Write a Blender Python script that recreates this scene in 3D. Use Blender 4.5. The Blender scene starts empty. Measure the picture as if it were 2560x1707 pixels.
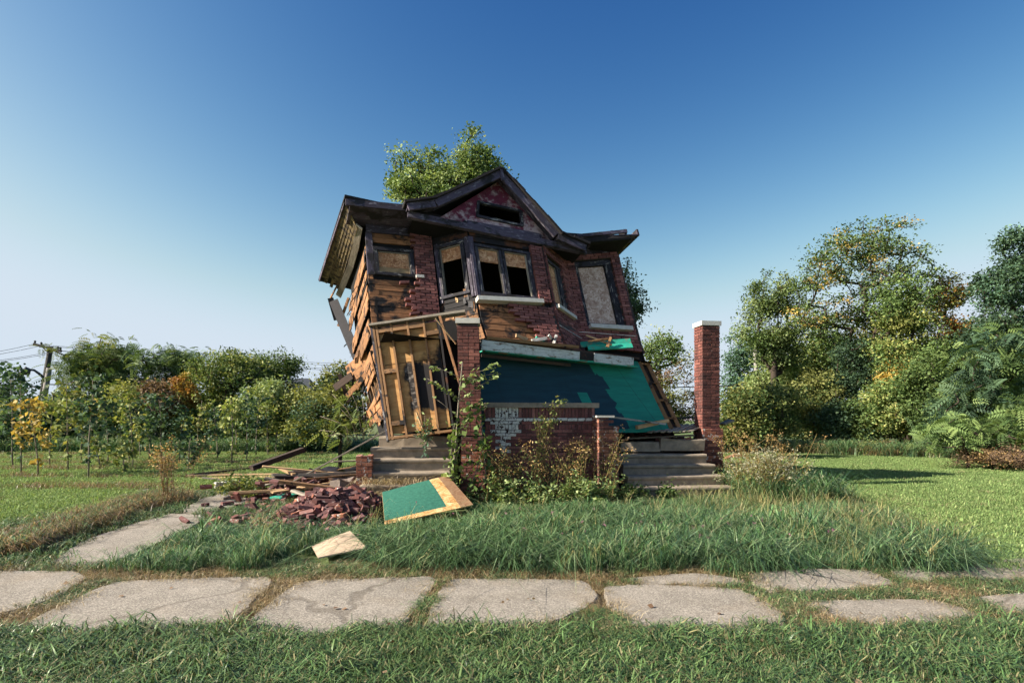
import bpy, math, random
import numpy as np
from mathutils import Vector, Matrix

random.seed(7)
R = np.random.default_rng(7)
scene = bpy.context.scene
COL = scene.collection

# ------------------------------------------------------------------ camera, sky, sun, exposure
F, EYE = 1463.0, 1.6                      # focal length in photo pixels (2560 wide), eye height in metres
cam_d = bpy.data.cameras.new("camera")
cam_d.sensor_width = 36.0
cam_d.lens = 36.0 * F / 2560.0
cam_d.shift_y = (1050 - 853.5) / 2560.0
cam_d.clip_end = 2000
cam = bpy.data.objects.new("camera", cam_d)
cam.location = (0, 0, EYE)
cam.rotation_euler = (math.radians(90), 0, 0)
COL.objects.link(cam)
scene.camera = cam

SUN_EL, SUN_AZ = 31.5, 13.0               # elevation; degrees the light travels away from the camera while going right
el, az = math.radians(SUN_EL), math.radians(SUN_AZ)
travel = Vector((math.cos(el) * math.cos(az), math.cos(el) * math.sin(az), -math.sin(el)))
world = bpy.data.worlds.new("World")
scene.world = world
world.use_nodes = True
wn = world.node_tree
wn.nodes.clear()
sky = wn.nodes.new("ShaderNodeTexSky")
sky.sky_type = 'NISHITA'
sky.sun_disc = False
sky.sun_elevation = el
sky.sun_rotation = math.atan2(-travel.x, -travel.y)
sky.air_density = 1.0
sky.dust_density = 1.0
sky.ozone_density = 1.0
# film response of the sky: each channel scaled, raised to its own power and rescaled
EXPOSURE = 1.38
sep = wn.nodes.new("ShaderNodeSeparateColor"); com = wn.nodes.new("ShaderNodeCombineColor")
def wmath(op, a, b):
    n = wn.nodes.new("ShaderNodeMath"); n.operation = op
    wn.links.new(a, n.inputs[0]); n.inputs[1].default_value = b
    return n.outputs[0]
wn.links.new(sky.outputs[0], sep.inputs[0])
for ch, (gain, power, cap) in enumerate(((62.0, 3.15, .238), (7.6, 2.12, .340), (2.05, 1.24, .485))):
    v = wmath('SMOOTH_MIN', wmath('MULTIPLY', sep.outputs[ch], 0.1), cap)
    v.node.inputs[2].default_value = .16
    v = wmath('MULTIPLY', wmath('POWER', v, power), gain * 10 / 2 ** EXPOSURE)
    if ch == 2:                            # the haze near the horizon stays bluish
        mx = wn.nodes.new("ShaderNodeMath"); mx.operation = 'MAXIMUM'
        wn.links.new(v, mx.inputs[0]); wn.links.new(wmath('MULTIPLY', prev, 1.14), mx.inputs[1]); v = mx.outputs[0]
    prev = v
    wn.links.new(v, com.inputs[ch])
bg = wn.nodes.new("ShaderNodeBackground")
bg.inputs["Strength"].default_value = 0.1
wo = wn.nodes.new("ShaderNodeOutputWorld")
wn.links.new(com.outputs[0], bg.inputs["Color"])
wn.links.new(bg.outputs[0], wo.inputs["Surface"])
sun_d = bpy.data.lights.new("sun", 'SUN')
sun_d.energy = 5.0
sun_d.angle = math.radians(0.53)
sun_d.color = (1.0, 0.9, 0.74)
sun = bpy.data.objects.new("sun", sun_d)
sun.rotation_euler = travel.to_track_quat('-Z', 'Y').to_euler()
sun.location = (-20, -5, 20)
COL.objects.link(sun)
scene.view_settings.view_transform = 'Standard'
scene.view_settings.look = 'None'
scene.view_settings.exposure = EXPOSURE
scene.view_settings.gamma = 1.0
scene.render.engine = 'CYCLES'
scene.cycles.max_bounces = 5
scene.cycles.diffuse_bounces = 3
scene.cycles.glossy_bounces = 2
scene.cycles.use_adaptive_sampling = True
scene.cycles.adaptive_threshold = 0.03
scene.cycles.transparent_max_bounces = 4
scene.cycles.use_denoising = True

# ------------------------------------------------------------------ helpers: places, tags, meshes
def P(px, py, d):                         # the point seen at a photo pixel, d metres ahead of the camera
    return np.array([(px - 1280) * d / F, d, EYE - (py - 1050) * d / F])

def G(px, py, z=0.0):                     # where a photo pixel meets the ground (height z)
    d = (EYE - z) * F / (py - 1050)
    return np.array([(px - 1280) * d / F, d, z])

def tag(o, label=None, cat=None, group=None, kind=None):
    if label: o["label"] = label
    if cat: o["category"] = cat
    if group: o["group"] = group
    if kind: o["kind"] = kind
    return o

def empty(name, loc=(0, 0, 0), label=None, cat=None, group=None):
    o = bpy.data.objects.new(name, None)
    o.location = loc
    o.empty_display_size = 0.2
    COL.objects.link(o)
    return tag(o, label, cat, group)

def put(name, mesh, parent=None, loc=(0, 0, 0), rot=None, scale=None):
    o = bpy.data.objects.new(name, mesh)
    COL.objects.link(o)
    if parent is not None:
        o.parent = parent
        pl = Vector(parent.location)
        q = parent.parent
        while q is not None:
            pl += q.location; q = q.parent
        o.location = Vector(loc) - pl
    else:
        o.location = Vector(loc)
    if rot is not None:
        o.rotation_euler = rot
    if scale is not None:
        o.scale = scale
    return o

BOXF = [(0, 3, 2, 1), (4, 5, 6, 7), (0, 1, 5, 4), (1, 2, 6, 5), (2, 3, 7, 6), (3, 0, 4, 7)]
BOXC = np.array([(-1, -1, -1), (1, -1, -1), (1, 1, -1), (-1, 1, -1), (-1, -1, 1), (1, -1, 1), (1, 1, 1), (-1, 1, 1)]) * .5

class MB:
    """collects faces, builds ONE mesh object; uvs are in metres with u along the grain"""
    def __init__(s):
        s.v, s.f, s.uv, s.m = [], [], [], []
    def raw(s, verts, faces, uvs=None, m=0):
        b = len(s.v)
        s.v.extend([tuple(float(c) for c in p) for p in verts])
        for i, fc in enumerate(faces):
            s.f.append(tuple(b + k for k in fc))
            s.uv.extend(uvs[i] if uvs else [(0, 0)] * len(fc))
            s.m.append(m)
        return s
    def hexa(s, pts, dims, m=0, off=None):
        dims = np.asarray(dims, float)
        loc = BOXC * dims
        L = int(np.argmax(dims))
        if off is None: off = (random.random() * 20, random.random() * 20)
        uvs = []
        for fi, fc in enumerate(BOXF):
            k = [2, 2, 1, 0, 1, 0][fi]
            ax = [a for a in (0, 1, 2) if a != k]
            if L in ax: ax = [L] + [a for a in ax if a != L]
            uvs.append([(loc[i][ax[0]] + off[0], loc[i][ax[1]] + off[1] + fi * .7) for i in fc])
        return s.raw(pts, BOXF, uvs, m)
    def box(s, c, size, M=None, m=0):
        p = BOXC * np.asarray(size, float)
        if M is not None: p = p @ np.asarray(M).T
        return s.hexa(p + np.asarray(c, float), size, m)
    def beam(s, a, b, wid, hei, up=(0, 0, 1), m=0, jit=0.0, taper=1.0):
        a = np.asarray(a, float); b = np.asarray(b, float)
        d = b - a; n = np.linalg.norm(d); d /= n
        side = np.cross(up, d)
        if np.linalg.norm(side) < 1e-3: side = np.cross((1, 0, 0), d)
        side /= np.linalg.norm(side)
        u = np.cross(d, side)
        p = BOXC * np.array([n, wid, hei])
        if taper != 1.0: p[p[:, 0] > 0, 1:] *= taper
        if jit: p = p + R.normal(0, jit, p.shape)
        q = (a + b) / 2 + p[:, :1] * d + p[:, 1:2] * side + p[:, 2:] * u
        return s.hexa(q, (n, wid, hei), m)
    def tube(s, pts, rad, sides=6, m=0):
        pts = np.asarray(pts, float); n = len(pts)
        t = np.gradient(pts, axis=0)
        t /= np.linalg.norm(t, axis=1)[:, None] + 1e-9
        ref = np.array([0.31, 0.95, 0.1]) if abs(t[0][2]) > .7 else np.array([0.05, 0.1, 1.0])
        vs, fs, uv = [], [], []
        for i in range(n):
            x = np.cross(ref, t[i]); x /= np.linalg.norm(x) + 1e-9
            y = np.cross(t[i], x)
            for k in range(sides):
                a = 2 * math.pi * k / sides
                vs.append(pts[i] + rad[i] * (math.cos(a) * x + math.sin(a) * y))
        for i in range(n - 1):
            for k in range(sides):
                k2 = (k + 1) % sides
                fs.append((i * sides + k, i * sides + k2, (i + 1) * sides + k2, (i + 1) * sides + k))
                uv.append([(i * .3, k * .1), (i * .3, k * .1 + .1), (i * .3 + .3, k * .1 + .1), (i * .3 + .3, k * .1)])
        fs.append(tuple(range(sides - 1, -1, -1))); uv.append([(0, 0)] * sides)
        fs.append(tuple((n - 1) * sides + k for k in range(sides))); uv.append([(0, 0)] * sides)
        return s.raw(vs, fs, uv, m)
    def mesh(s, name, mats, smooth=False):
        me = bpy.data.meshes.new(name)
        me.from_pydata(s.v, [], s.f)
        uvl = me.uv_layers.new(name="UVMap")
        uvl.data.foreach_set("uv", np.array(s.uv, dtype=np.float32).ravel())
        for m in (mats if isinstance(mats, (list, tuple)) else [mats]): me.materials.append(m)
        me.polygons.foreach_set("material_index", np.array(s.m, dtype=np.int32))
        if smooth: me.polygons.foreach_set("use_smooth", np.ones(len(s.f), dtype=bool))
        me.update()
        return me
    def build(s, name, mats, parent=None, smooth=False, origin=None):
        if origin is None:
            o = np.mean(np.array(s.v), axis=0)
            o[2] = min(p[2] for p in s.v)
        else: o = np.asarray(origin, float)
        s.v = [(p[0] - o[0], p[1] - o[1], p[2] - o[2]) for p in s.v]
        return put(name, s.mesh(name, mats, smooth), parent, tuple(o))

def npmesh(name, verts, quads, mat, cols=None, tris=None):
    """fast mesh from arrays; cols are per vertex"""
    me = bpy.data.meshes.new(name)
    nq = 0 if quads is None else len(quads); nt = 0 if tris is None else len(tris)
    me.vertices.add(len(verts)); me.vertices.foreach_set("co", np.asarray(verts, np.float32).ravel())
    lv = []
    if nq: lv.append(np.asarray(quads, np.int32).ravel())
    if nt: lv.append(np.asarray(tris, np.int32).ravel())
    lv = np.concatenate(lv)
    me.loops.add(len(lv)); me.loops.foreach_set("vertex_index", lv)
    me.polygons.add(nq + nt)
    st = np.concatenate([np.arange(nq) * 4, nq * 4 + np.arange(nt) * 3]).astype(np.int32)
    me.polygons.foreach_set("loop_start", st)
    if cols is not None:
        at = me.attributes.new("Col", 'FLOAT_COLOR', 'POINT')
        c = np.ones((len(verts), 4), np.float32); c[:, :3] = cols
        at.data.foreach_set("color", c.ravel())
    me.materials.append(mat)
    me.update(calc_edges=True)
    return me

# ------------------------------------------------------------------ materials
def hexc(h):
    h = h.lstrip('#'); c = [int(h[i:i + 2], 16) / 255 for i in (0, 2, 4)]
    return tuple((x / 12.92 if x <= .04045 else ((x + .055) / 1.055) ** 2.4) for x in c) + (1,)

class NT:
    def __init__(s, name):
        s.mat = bpy.data.materials.new(name); s.mat.use_nodes = True
        s.t = s.mat.node_tree; s.t.nodes.clear()
        s.out = s.t.nodes.new("ShaderNodeOutputMaterial")
    def n(s, typ, ins=None, **props):
        nd = s.t.nodes.new("ShaderNode" + typ)
        for k, v in props.items(): setattr(nd, k, v)
        for k, v in (ins or {}).items(): s.set(nd.inputs[k], v)
        return nd
    def set(s, sock, v):
        if isinstance(v, bpy.types.NodeSocket): s.t.links.new(v, sock)
        elif isinstance(v, bpy.types.Node): s.t.links.new(v.outputs[0], sock)
        else: sock.default_value = v
    def math(s, op, a, b=0.0, c=None, clamp=False):
        nd = s.n("Math", operation=op, use_clamp=clamp)
        s.set(nd.inputs[0], a); s.set(nd.inputs[1], b)
        if c is not None: s.set(nd.inputs[2], c)
        return nd.outputs[0]
    def mix(s, f, a, b, blend='MIX'):
        nd = s.n("Mix", data_type='RGBA', blend_type=blend)
        s.set(nd.inputs[0], f); s.set(nd.inputs[6], a); s.set(nd.inputs[7], b)
        return nd.outputs[2]
    def ramp(s, f, stops):
        nd = s.n("ValToRGB"); s.set(nd.inputs[0], f)
        e = nd.color_ramp.elements
        while len(e) < len(stops): e.new(0.5)
        for i, (p, c) in enumerate(stops):
            e[i].position = p; e[i].color = c if len(c) == 4 else tuple(c) + (1,)
        return nd.outputs[0]
    def step(s, f, a, b):
        nd = s.n("MapRange", {0: f, 1: a, 2: b}); nd.clamp = True
        return nd.outputs[0]
    def noise(s, vec, scale, detail=4, rough=.55, dist=0.0):
        return s.n("TexNoise", {"Vector": vec, "Scale": scale, "Detail": detail, "Roughness": rough, "Distortion": dist}).outputs[0]
    def uvs(s, su=1, sv=1):
        tc = s.n("TexCoord")
        return s.n("Mapping", {"Vector": tc.outputs["UV"], "Scale": (su, sv, 1)}).outputs[0]
    def obj(s): return s.n("TexCoord").outputs["Object"]
    def pos(s): return s.n("NewGeometry").outputs["Position"]
    def island(s): return s.n("NewGeometry").outputs["Random Per Island"]
    def rnd(s): return s.n("ObjectInfo").outputs["Random"]
    def rand2(s):
        return s.math('FRACT', s.math('ADD', s.island(), s.rnd()))
    def bump(s, h, strength=.4, dist=.01):
        return s.n("Bump", {"Height": h, "Strength": strength, "Distance": dist}).outputs[0]
    def done(s, col, rough=.85, normal=None, spec=.3, metal=0.0):
        p = s.n("BsdfPrincipled")
        s.set(p.inputs["Base Color"], col); s.set(p.inputs["Roughness"], rough)
        p.inputs["Specular IOR Level"].default_value = spec
        p.inputs["Metallic"].default_value = metal
        if normal is not None: s.set(p.inputs["Normal"], normal)
        s.t.links.new(p.outputs[0], s.out.inputs[0])
        return s.mat

def wood(name, dark, light, char=0.0, charcol=(.012, .011, .013, 1), wear=None, rough=.8, char_scale=2.2, knots=True):
    t = NT(name)
    g = t.noise(t.uvs(1.3, 22), 1.6, 6, .65, .6)
    fine = t.noise(t.uvs(3, 140), 1.0, 3, .6)
    base = t.ramp(g, [(.3, dark), (.7, light)])
    base = t.mix(.35, base, t.ramp(fine, [(.35, dark), (.65, light)]))
    v = t.math('MULTIPLY_ADD', t.rand2(), .7, .65)
    base = t.mix(1.0, base, t.n("CombineColor", {0: v, 1: v, 2: v}).outputs[0], 'MULTIPLY')
    if wear is not None:
        base = t.mix(t.step(t.noise(t.uvs(2.5, 9), 1.7, 8, .7), .55, .62), base, wear)
    if char > 0:
        k = t.noise(t.pos(), char_scale, 6, .62, .4)
        base = t.mix(t.step(k, .62 - char * .35, .68 - char * .3), base, charcol)
    grime = t.noise(t.pos(), 9, 5, .7)
    base = t.mix(t.math('MULTIPLY', t.step(grime, .5, .75), .5), base, (.05, .04, .035, 1))
    return t.done(base, rough, t.bump(t.math('ADD', g, t.math('MULTIPLY', fine, .5)), .5, .006))

def brickm(name, c1, c2, c3, white=0.0, wcol=(.62, .6, .57, 1), soot=.0):
    t = NT(name)
    r = t.rand2()
    base = t.ramp(r, [(0, c1), (.45, c2), (.8, c2), (1, c3)])
    k = t.noise(t.pos(), 26, 6, .7)
    base = t.mix(t.math('MULTIPLY', t.step(k, .42, .72), .65), base, c1)
    if soot: base = t.mix(t.math('MULTIPLY', t.step(t.noise(t.pos(), 1.6, 4), .45, .62), soot), base, (.02, .014, .016, 1))
    base = t.mix(t.math('MULTIPLY', t.step(t.noise(t.pos(), 41, 3), .62, .7), .35), base, (.4, .36, .33, 1))
    if white: base = t.mix(t.step(t.noise(t.pos(), 14, 7, .75, .5), .62 - white * .3, .66 - white * .3), base, wcol)
    return t.done(base, .9, t.bump(k, .6, .006))

def plain(name, col, var=.25, scale=6, rough=.85, col2=None, spec=.3, bump=.3):
    t = NT(name)
    k = t.noise(t.pos(), scale, 8, .68)
    c2 = col2 if col2 is not None else tuple(c * (1 - var) for c in col[:3]) + (1,)
    return t.done(t.ramp(k, [(.32, c2), (.68, col)]), rough, t.bump(t.noise(t.pos(), scale * 9, 4), bump, .008), spec)

def osb(name, c1, c2, c3, paint=None, dark=.0):
    t = NT(name)
    uv = t.uvs(1, 1)
    d = t.n("VectorMath", {0: t.n("TexNoise", {"Vector": uv, "Scale": 9.0, "Detail": 2.0}).outputs[1], 1: (.5, .5, .5)}, operation='SUBTRACT').outputs[0]
    uv2 = t.n("VectorMath", {0: uv, 1: t.n("VectorMath", {0: d, "Scale": .25}, operation='SCALE').outputs[0]}, operation='ADD').outputs[0]
    m = t.n("Mapping", {"Vector": uv2, "Scale": (14, 44, 1), "Rotation": (0, 0, .5)}).outputs[0]
    m2 = t.n("Mapping", {"Vector": uv2, "Scale": (40, 15, 1), "Rotation": (0, 0, .3)}).outputs[0]
    a = t.n("TexVoronoi", {"Vector": m, "Scale": 1.0}); b = t.n("TexVoronoi", {"Vector": m2, "Scale": 1.0})
    s1 = t.n("SeparateColor", {0: a.outputs["Color"]}).outputs[0]; s2 = t.n("SeparateColor", {0: b.outputs["Color"]}).outputs[1]
    f = t.math('MULTIPLY_ADD', s1, .5, t.math('MULTIPLY', s2, .5))
    base = t.ramp(f, [(.15, c1), (.5, c2), (.85, c3)])
    base = t.mix(t.math('MULTIPLY', t.step(t.noise(t.pos(), 3.2, 5), .45, .7), .45 + dark), base, c1)
    nrm = t.bump(f, .25, .004)
    if paint is not None: base = paint(t, base)
    return t.done(base, .75, nrm)

def foliage(name, rough=.45, trans=.35, vary=.5, spec=.2):
    t = NT(name)
    a = t.n("Attribute", attribute_name="Col").outputs["Color"]
    v = t.math('MULTIPLY_ADD', t.rnd(), vary, 1 - vary * .5)
    c = t.mix(1.0, a, t.n("CombineColor", {0: v, 1: v, 2: v}).outputs[0], 'MULTIPLY')
    p = t.n("BsdfPrincipled", {"Base Color": c, "Roughness": rough, "Specular IOR Level": spec})
    tr = t.n("BsdfTranslucent", {"Color": t.mix(1.0, c, (1.25, 1.2, .6, 1), 'MULTIPLY')})
    mx = t.n("MixShader", {0: trans, 1: p.outputs[0], 2: tr.outputs[0]})
    t.t.links.new(mx.outputs[0], t.out.inputs[0])
    return t.mat

M = {}
M['plank'] = wood('bare_plank', hexc('6a4630'), hexc('b07c54'), .34, char_scale=1.9)
M['plank_sun'] = wood('weathered_side_plank', hexc('6c4a34'), hexc('ae8058'), .24, char_scale=3.4)
M['plank_burnt'] = wood('burnt_plank', hexc('2c1c16'), hexc('6b4128'), .75)
M['soffit'] = wood('peeling_soffit', hexc('3e3528'), hexc('857350'), .38, charcol=(.035, .025, .018, 1), char_scale=7)
M['graywood'] = wood('grey_weathered_wood', hexc('5b544c'), hexc('a39a8c'), .0)
M['palewood'] = wood('pale_lumber', hexc('9c7a56'), hexc('d8b78c'), .0)
M['stud'] = wood('old_stud', hexc('573e2c'), hexc('98744f'), .15, char_scale=4)
M['offcut'] = wood('pale_plywood_offcut', hexc('a8907a'), hexc('d8c2aa'), .0)
M['darkwood'] = wood('dark_weathered_timber', hexc('241c1a'), hexc('4c3c34'), .2)
M['trim'] = wood('charred_purple_trim', hexc('322c3a'), hexc('564e5e'), .28, charcol=(.022, .02, .024, 1), wear=hexc('7c7884'))
M['frame'] = wood('charred_window_frame', hexc('1e1e26'), hexc('3c3a46'), .3, wear=hexc('9a9692'))
M['whitepaint'] = wood('white_painted_board', hexc('a9a7a2'), hexc('d6d4cf'), .05, wear=hexc('8d8174'))
M['greywhite'] = wood('pale_grey_painted_beam', hexc('8f9396'), hexc('c2c5c6'), .08, wear=hexc('6e5a46'))
M['tealwood'] = wood('teal_painted_board', hexc('1c7a6a'), hexc('2fa890'), .1, wear=hexc('7a6a55'))
M['brick'] = brickm('dark_red_house_brick', hexc('583838'), hexc('865450'), hexc('a06c64'), soot=.3)
M['brick_red'] = brickm('red_pillar_brick', hexc('4c302e'), hexc('74463f'), hexc('966257'), soot=.35)
M['brick_orange'] = brickm('spalled_orange_brick', hexc('6e4234'), hexc('98604a'), hexc('b07a60'), white=.2)
M['brick_white'] = brickm('white_smeared_brick', hexc('2e1a1a'), hexc('4a2a28'), hexc('5a3836'), white=.62)
M['brick_pile'] = brickm('dusty_loose_brick', hexc('442e30'), hexc('6e4a48'), hexc('966e66'), white=.08, wcol=(.4, .36, .34, 1))
M['mortar'] = plain('mortar', hexc('4a4240'), .4, 20)
M['mortar_light'] = plain('light_mortar', hexc('7b6f68'), .45, 20)
M['stone'] = plain('limestone', hexc('c9c6bf'), .25, 9)
M['concrete'] = plain('stair_concrete', hexc('9a8d7e'), .5, 5, .95)
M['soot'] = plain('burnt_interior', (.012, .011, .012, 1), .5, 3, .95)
M['tar'] = plain('tar_paper', hexc('24222a'), .5, 8, .6)
M['shingle'] = plain('asphalt_shingle', hexc('2a272a'), .5, 14, .95)
M['bark'] = plain('bark', hexc('4a4038'), .5, 12, .95, bump=.8)
M['bark_pale'] = plain('pale_bark', hexc('8a8072'), .4, 12, .95, bump=.8)
M['pole'] = plain('grey_pole_wood', hexc('3c3a3a'), .4, 6)
M['pole_pale'] = plain('pale_pole_wood', hexc('8c8884'), .3, 6)
M['metal'] = plain('dull_lamp_metal', hexc('3c3e42'), .3, 6, .5)
M['wire'] = plain('black_wire', (.03, .03, .035, 1), .2, 6, .6)
M['osb'] = osb('osb_board', hexc('8a5a3c'), hexc('c08a62'), hexc('dcb48e'))
M['osb_pale'] = osb('weathered_osb_board', hexc('967666'), hexc('c0a292'), hexc('dac6b8'))
M['foliage'] = foliage('leaves', .62, .26, .4)
M['grassblade'] = foliage('grass_blades', .45, .16, .5, .42)
M['lawnblade'] = foliage('lawn_blades', .7, .25, .25, .1)

def gable_mat():
    t = NT('peeling_maroon_gable')
    tc = t.n("TexCoord").outputs["UV"]
    k = t.noise(tc, 4.5, 9, .74, .3)
    big = t.noise(tc, 1.2, 3)
    y = t.n("SeparateXYZ", {0: tc}).outputs[1]
    f = t.math('ADD', t.math('MULTIPLY', k, .7), t.math('ADD', t.math('MULTIPLY', big, .35), t.math('MULTIPLY_ADD', y, -.10, .24)))
    base = t.mix(t.step(f, .47, .57), hexc('6a2c40'), hexc('b7a3a6'))
    base = t.mix(t.step(t.noise(tc, 3, 4), .5, .75), base, hexc('3a1a26'))
    return t.done(base, .85, t.bump(k, .3))
M['gable'] = gable_mat()

def teal_wall_mat():
    t = NT('teal_wall_with_navy_roller_paint')
    tc = t.n("TexCoord").outputs["UV"]
    sp = t.n("SeparateXYZ", {0: tc}); s, y = sp.outputs[0], sp.outputs[1]
    q = t.n("TexVoronoi", {"Vector": t.n("Mapping", {"Vector": tc, "Scale": (14, 5, 1)}).outputs[0], "Scale": 1.0}, distance='CHEBYCHEV')
    jag = t.n("SeparateColor", {0: q.outputs["Color"]}).outputs[0]
    fine = t.noise(t.n("Mapping", {"Vector": tc, "Scale": (60, 25, 1)}).outputs[0], 1.0, 4)
    bnd = t.math('ADD', t.math('MULTIPLY_ADD', y, -.13, .80), t.math('ADD', t.math('MULTIPLY_ADD', jag, .055, -.03), t.math('MULTIPLY_ADD', fine, .012, -.006)))
    navy = t.step(t.math('SUBTRACT', bnd, s), -.001, .001)
    low = t.step(t.math('ADD', y, t.math('MULTIPLY', fine, .03)), .06, .065)
    navy = t.math('MULTIPLY', navy, low)
    dx = t.math('ABSOLUTE', t.math('SUBTRACT', t.math('MULTIPLY_ADD', y, .10, s), .62))
    dy = t.math('ABSOLUTE', t.math('SUBTRACT', y, .42))
    inside = t.math('MULTIPLY', t.math('LESS_THAN', dx, .028), t.math('LESS_THAN', dy, .10))
    navy = t.math('MULTIPLY', navy, t.math('SUBTRACT', 1.0, inside))
    k = t.noise(t.n("Mapping", {"Vector": tc, "Scale": (3, 9, 1)}).outputs[0], 2.0, 8, .7)
    teal = t.ramp(k, [(.3, hexc('176c60')), (.7, hexc('1f8878'))])
    nav = t.ramp(k, [(.3, hexc('12303e')), (.7, hexc('1a4250'))])
    base = t.mix(navy, teal, nav)
    spk = t.step(t.noise(t.n("Mapping", {"Vector": tc, "Scale": (90, 36, 1)}).outputs[0], 1.0, 3), .74, .78)
    base = t.mix(t.math('MULTIPLY', spk, .5), base, hexc('8fb0aa'))
    seam = t.math('LESS_THAN', t.math('ABSOLUTE', t.math('SUBTRACT', t.math('FRACT', t.math('MULTIPLY', t.math('MULTIPLY_ADD', y, .14, s), 2.6)), .5)), .004)
    base = t.mix(t.math('MULTIPLY', seam, .6), base, (.01, .03, .035, 1))
    return t.done(base, .8, t.bump(t.noise(tc, 60, 4), .2, .004))
M['teal_wall'] = teal_wall_mat()

def ply_mat():
    t = NT('charred_plywood')
    tc = t.n("TexCoord").outputs["UV"]
    sp = t.n("SeparateXYZ", {0: tc}); s, y = sp.outputs[0], sp.outputs[1]
    g = t.noise(t.n("Mapping", {"Vector": tc, "Scale": (2.2, 14, 1)}).outputs[0], 1.5, 6, .6, 1.2)
    base = t.ramp(g, [(.3, hexc('946a40')), (.7, hexc('c29a66'))])
    k = t.noise(t.n("Mapping", {"Vector": tc, "Scale": (3, 4, 1)}).outputs[0], 1.0, 7, .65)
    region = t.math('MULTIPLY', t.step(t.math('ADD', s, t.math('MULTIPLY', y, .12)), .27, .47), t.step(y, .10, .26))
    top = t.step(y, .52, .80)
    f = t.math('SUBTRACT', t.math('ADD', t.math('MULTIPLY', region, .5), t.math('MULTIPLY', k, 1.0)), t.math('MULTIPLY', t.math('MULTIPLY', top, t.math('SUBTRACT', 1.2, s)), 1.0))
    base = t.mix(t.step(f, .72, .84), base, (.016, .014, .015, 1))
    ash = t.noise(t.n("Mapping", {"Vector": tc, "Scale": (7, 26, 1)}).outputs[0], 1.0, 6, .7)
    band = t.math('LESS_THAN', t.math('ABSOLUTE', t.math('SUBTRACT', s, .42)), .10)
    base = t.mix(t.math('MULTIPLY', t.math('MULTIPLY', t.step(f, .82, .9), band), t.step(ash, .5, .62)), base, hexc('7b7672'))
    return t.done(base, .85, t.bump(g, .3, .004))
M['ply'] = ply_mat()

def green_sheet(t, base):
    tc = t.n("TexCoord").outputs["UV"]
    sp = t.n("SeparateXYZ", {0: tc}); s, y = sp.outputs[0], sp.outputs[1]
    n = t.math('MULTIPLY_ADD', t.noise(tc, 40, 4), .02, -.01)
    inside = t.math('MULTIPLY', t.math('LESS_THAN', t.math('ADD', s, n), .70), t.math('GREATER_THAN', t.math('ADD', y, n), .10))
    gr = t.ramp(t.noise(tc, 22, 7, .75), [(.3, hexc('24564a')), (.7, hexc('3f7d69'))])
    dk = t.step(t.math('ADD', s, n), .845, .85)
    base = t.mix(t.math('MULTIPLY', dk, .75), base, hexc('6b5146'))
    return t.mix(inside, base, gr)
M['green_osb'] = osb('osb_sheet_with_green_paint', hexc('a87744'), hexc('d8ab70'), hexc('eccb98'), green_sheet)

def ground_mat():
    t = NT('soil_and_thatch')
    p = t.pos()
    k = t.noise(p, .35, 6, .6); f = t.noise(p, 14, 6, .7)
    green = t.ramp(f, [(.3, (.06, .09, .028, 1)), (.7, (.13, .18, .06, 1))])
    brown = t.ramp(f, [(.3, hexc('3e3226')), (.7, hexc('74604a'))])
    sp = t.n("SeparateXYZ", {0: p}); x, y = sp.outputs[0], sp.outputs[1]
    nz = t.math('MULTIPLY_ADD', t.noise(p, 1.4, 4), 1.0, -.5)
    walk = t.math('MULTIPLY', t.step(t.math('ADD', y, t.math('MULTIPLY', nz, .3)), 4.35, 4.6), t.step(t.math('ADD', y, t.math('MULTIPLY', nz, .4)), 6.5, 6.2))
    drive = t.math('MULTIPLY', t.step(t.math('ADD', x, nz), -4.2, -4.5), t.step(t.math('ADD', x, nz), -7.9, -7.6))
    drive = t.math('MULTIPLY', drive, t.step(y, 16, 13))
    wave = t.math('SINE', t.math('MULTIPLY', t.math('ADD', y, t.math('MULTIPLY', nz, .25)), 2 * math.pi / 2.6))
    rows = t.math('MULTIPLY', t.step(wave, .35, .8), t.math('MULTIPLY', t.step(x, -7.6, -8.2), t.step(y, 11.5, 12.5)))
    b = t.math('MAXIMUM', t.math('MAXIMUM', walk, drive), t.math('MULTIPLY', rows, t.step(nz, -.3, .2)))
    base = t.mix(b, t.mix(t.step(k, .55, .75), green, t.mix(.5, green, brown)), brown)
    return t.done(base, .95, t.bump(f, .6, .02))
M['ground'] = ground_mat()

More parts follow.
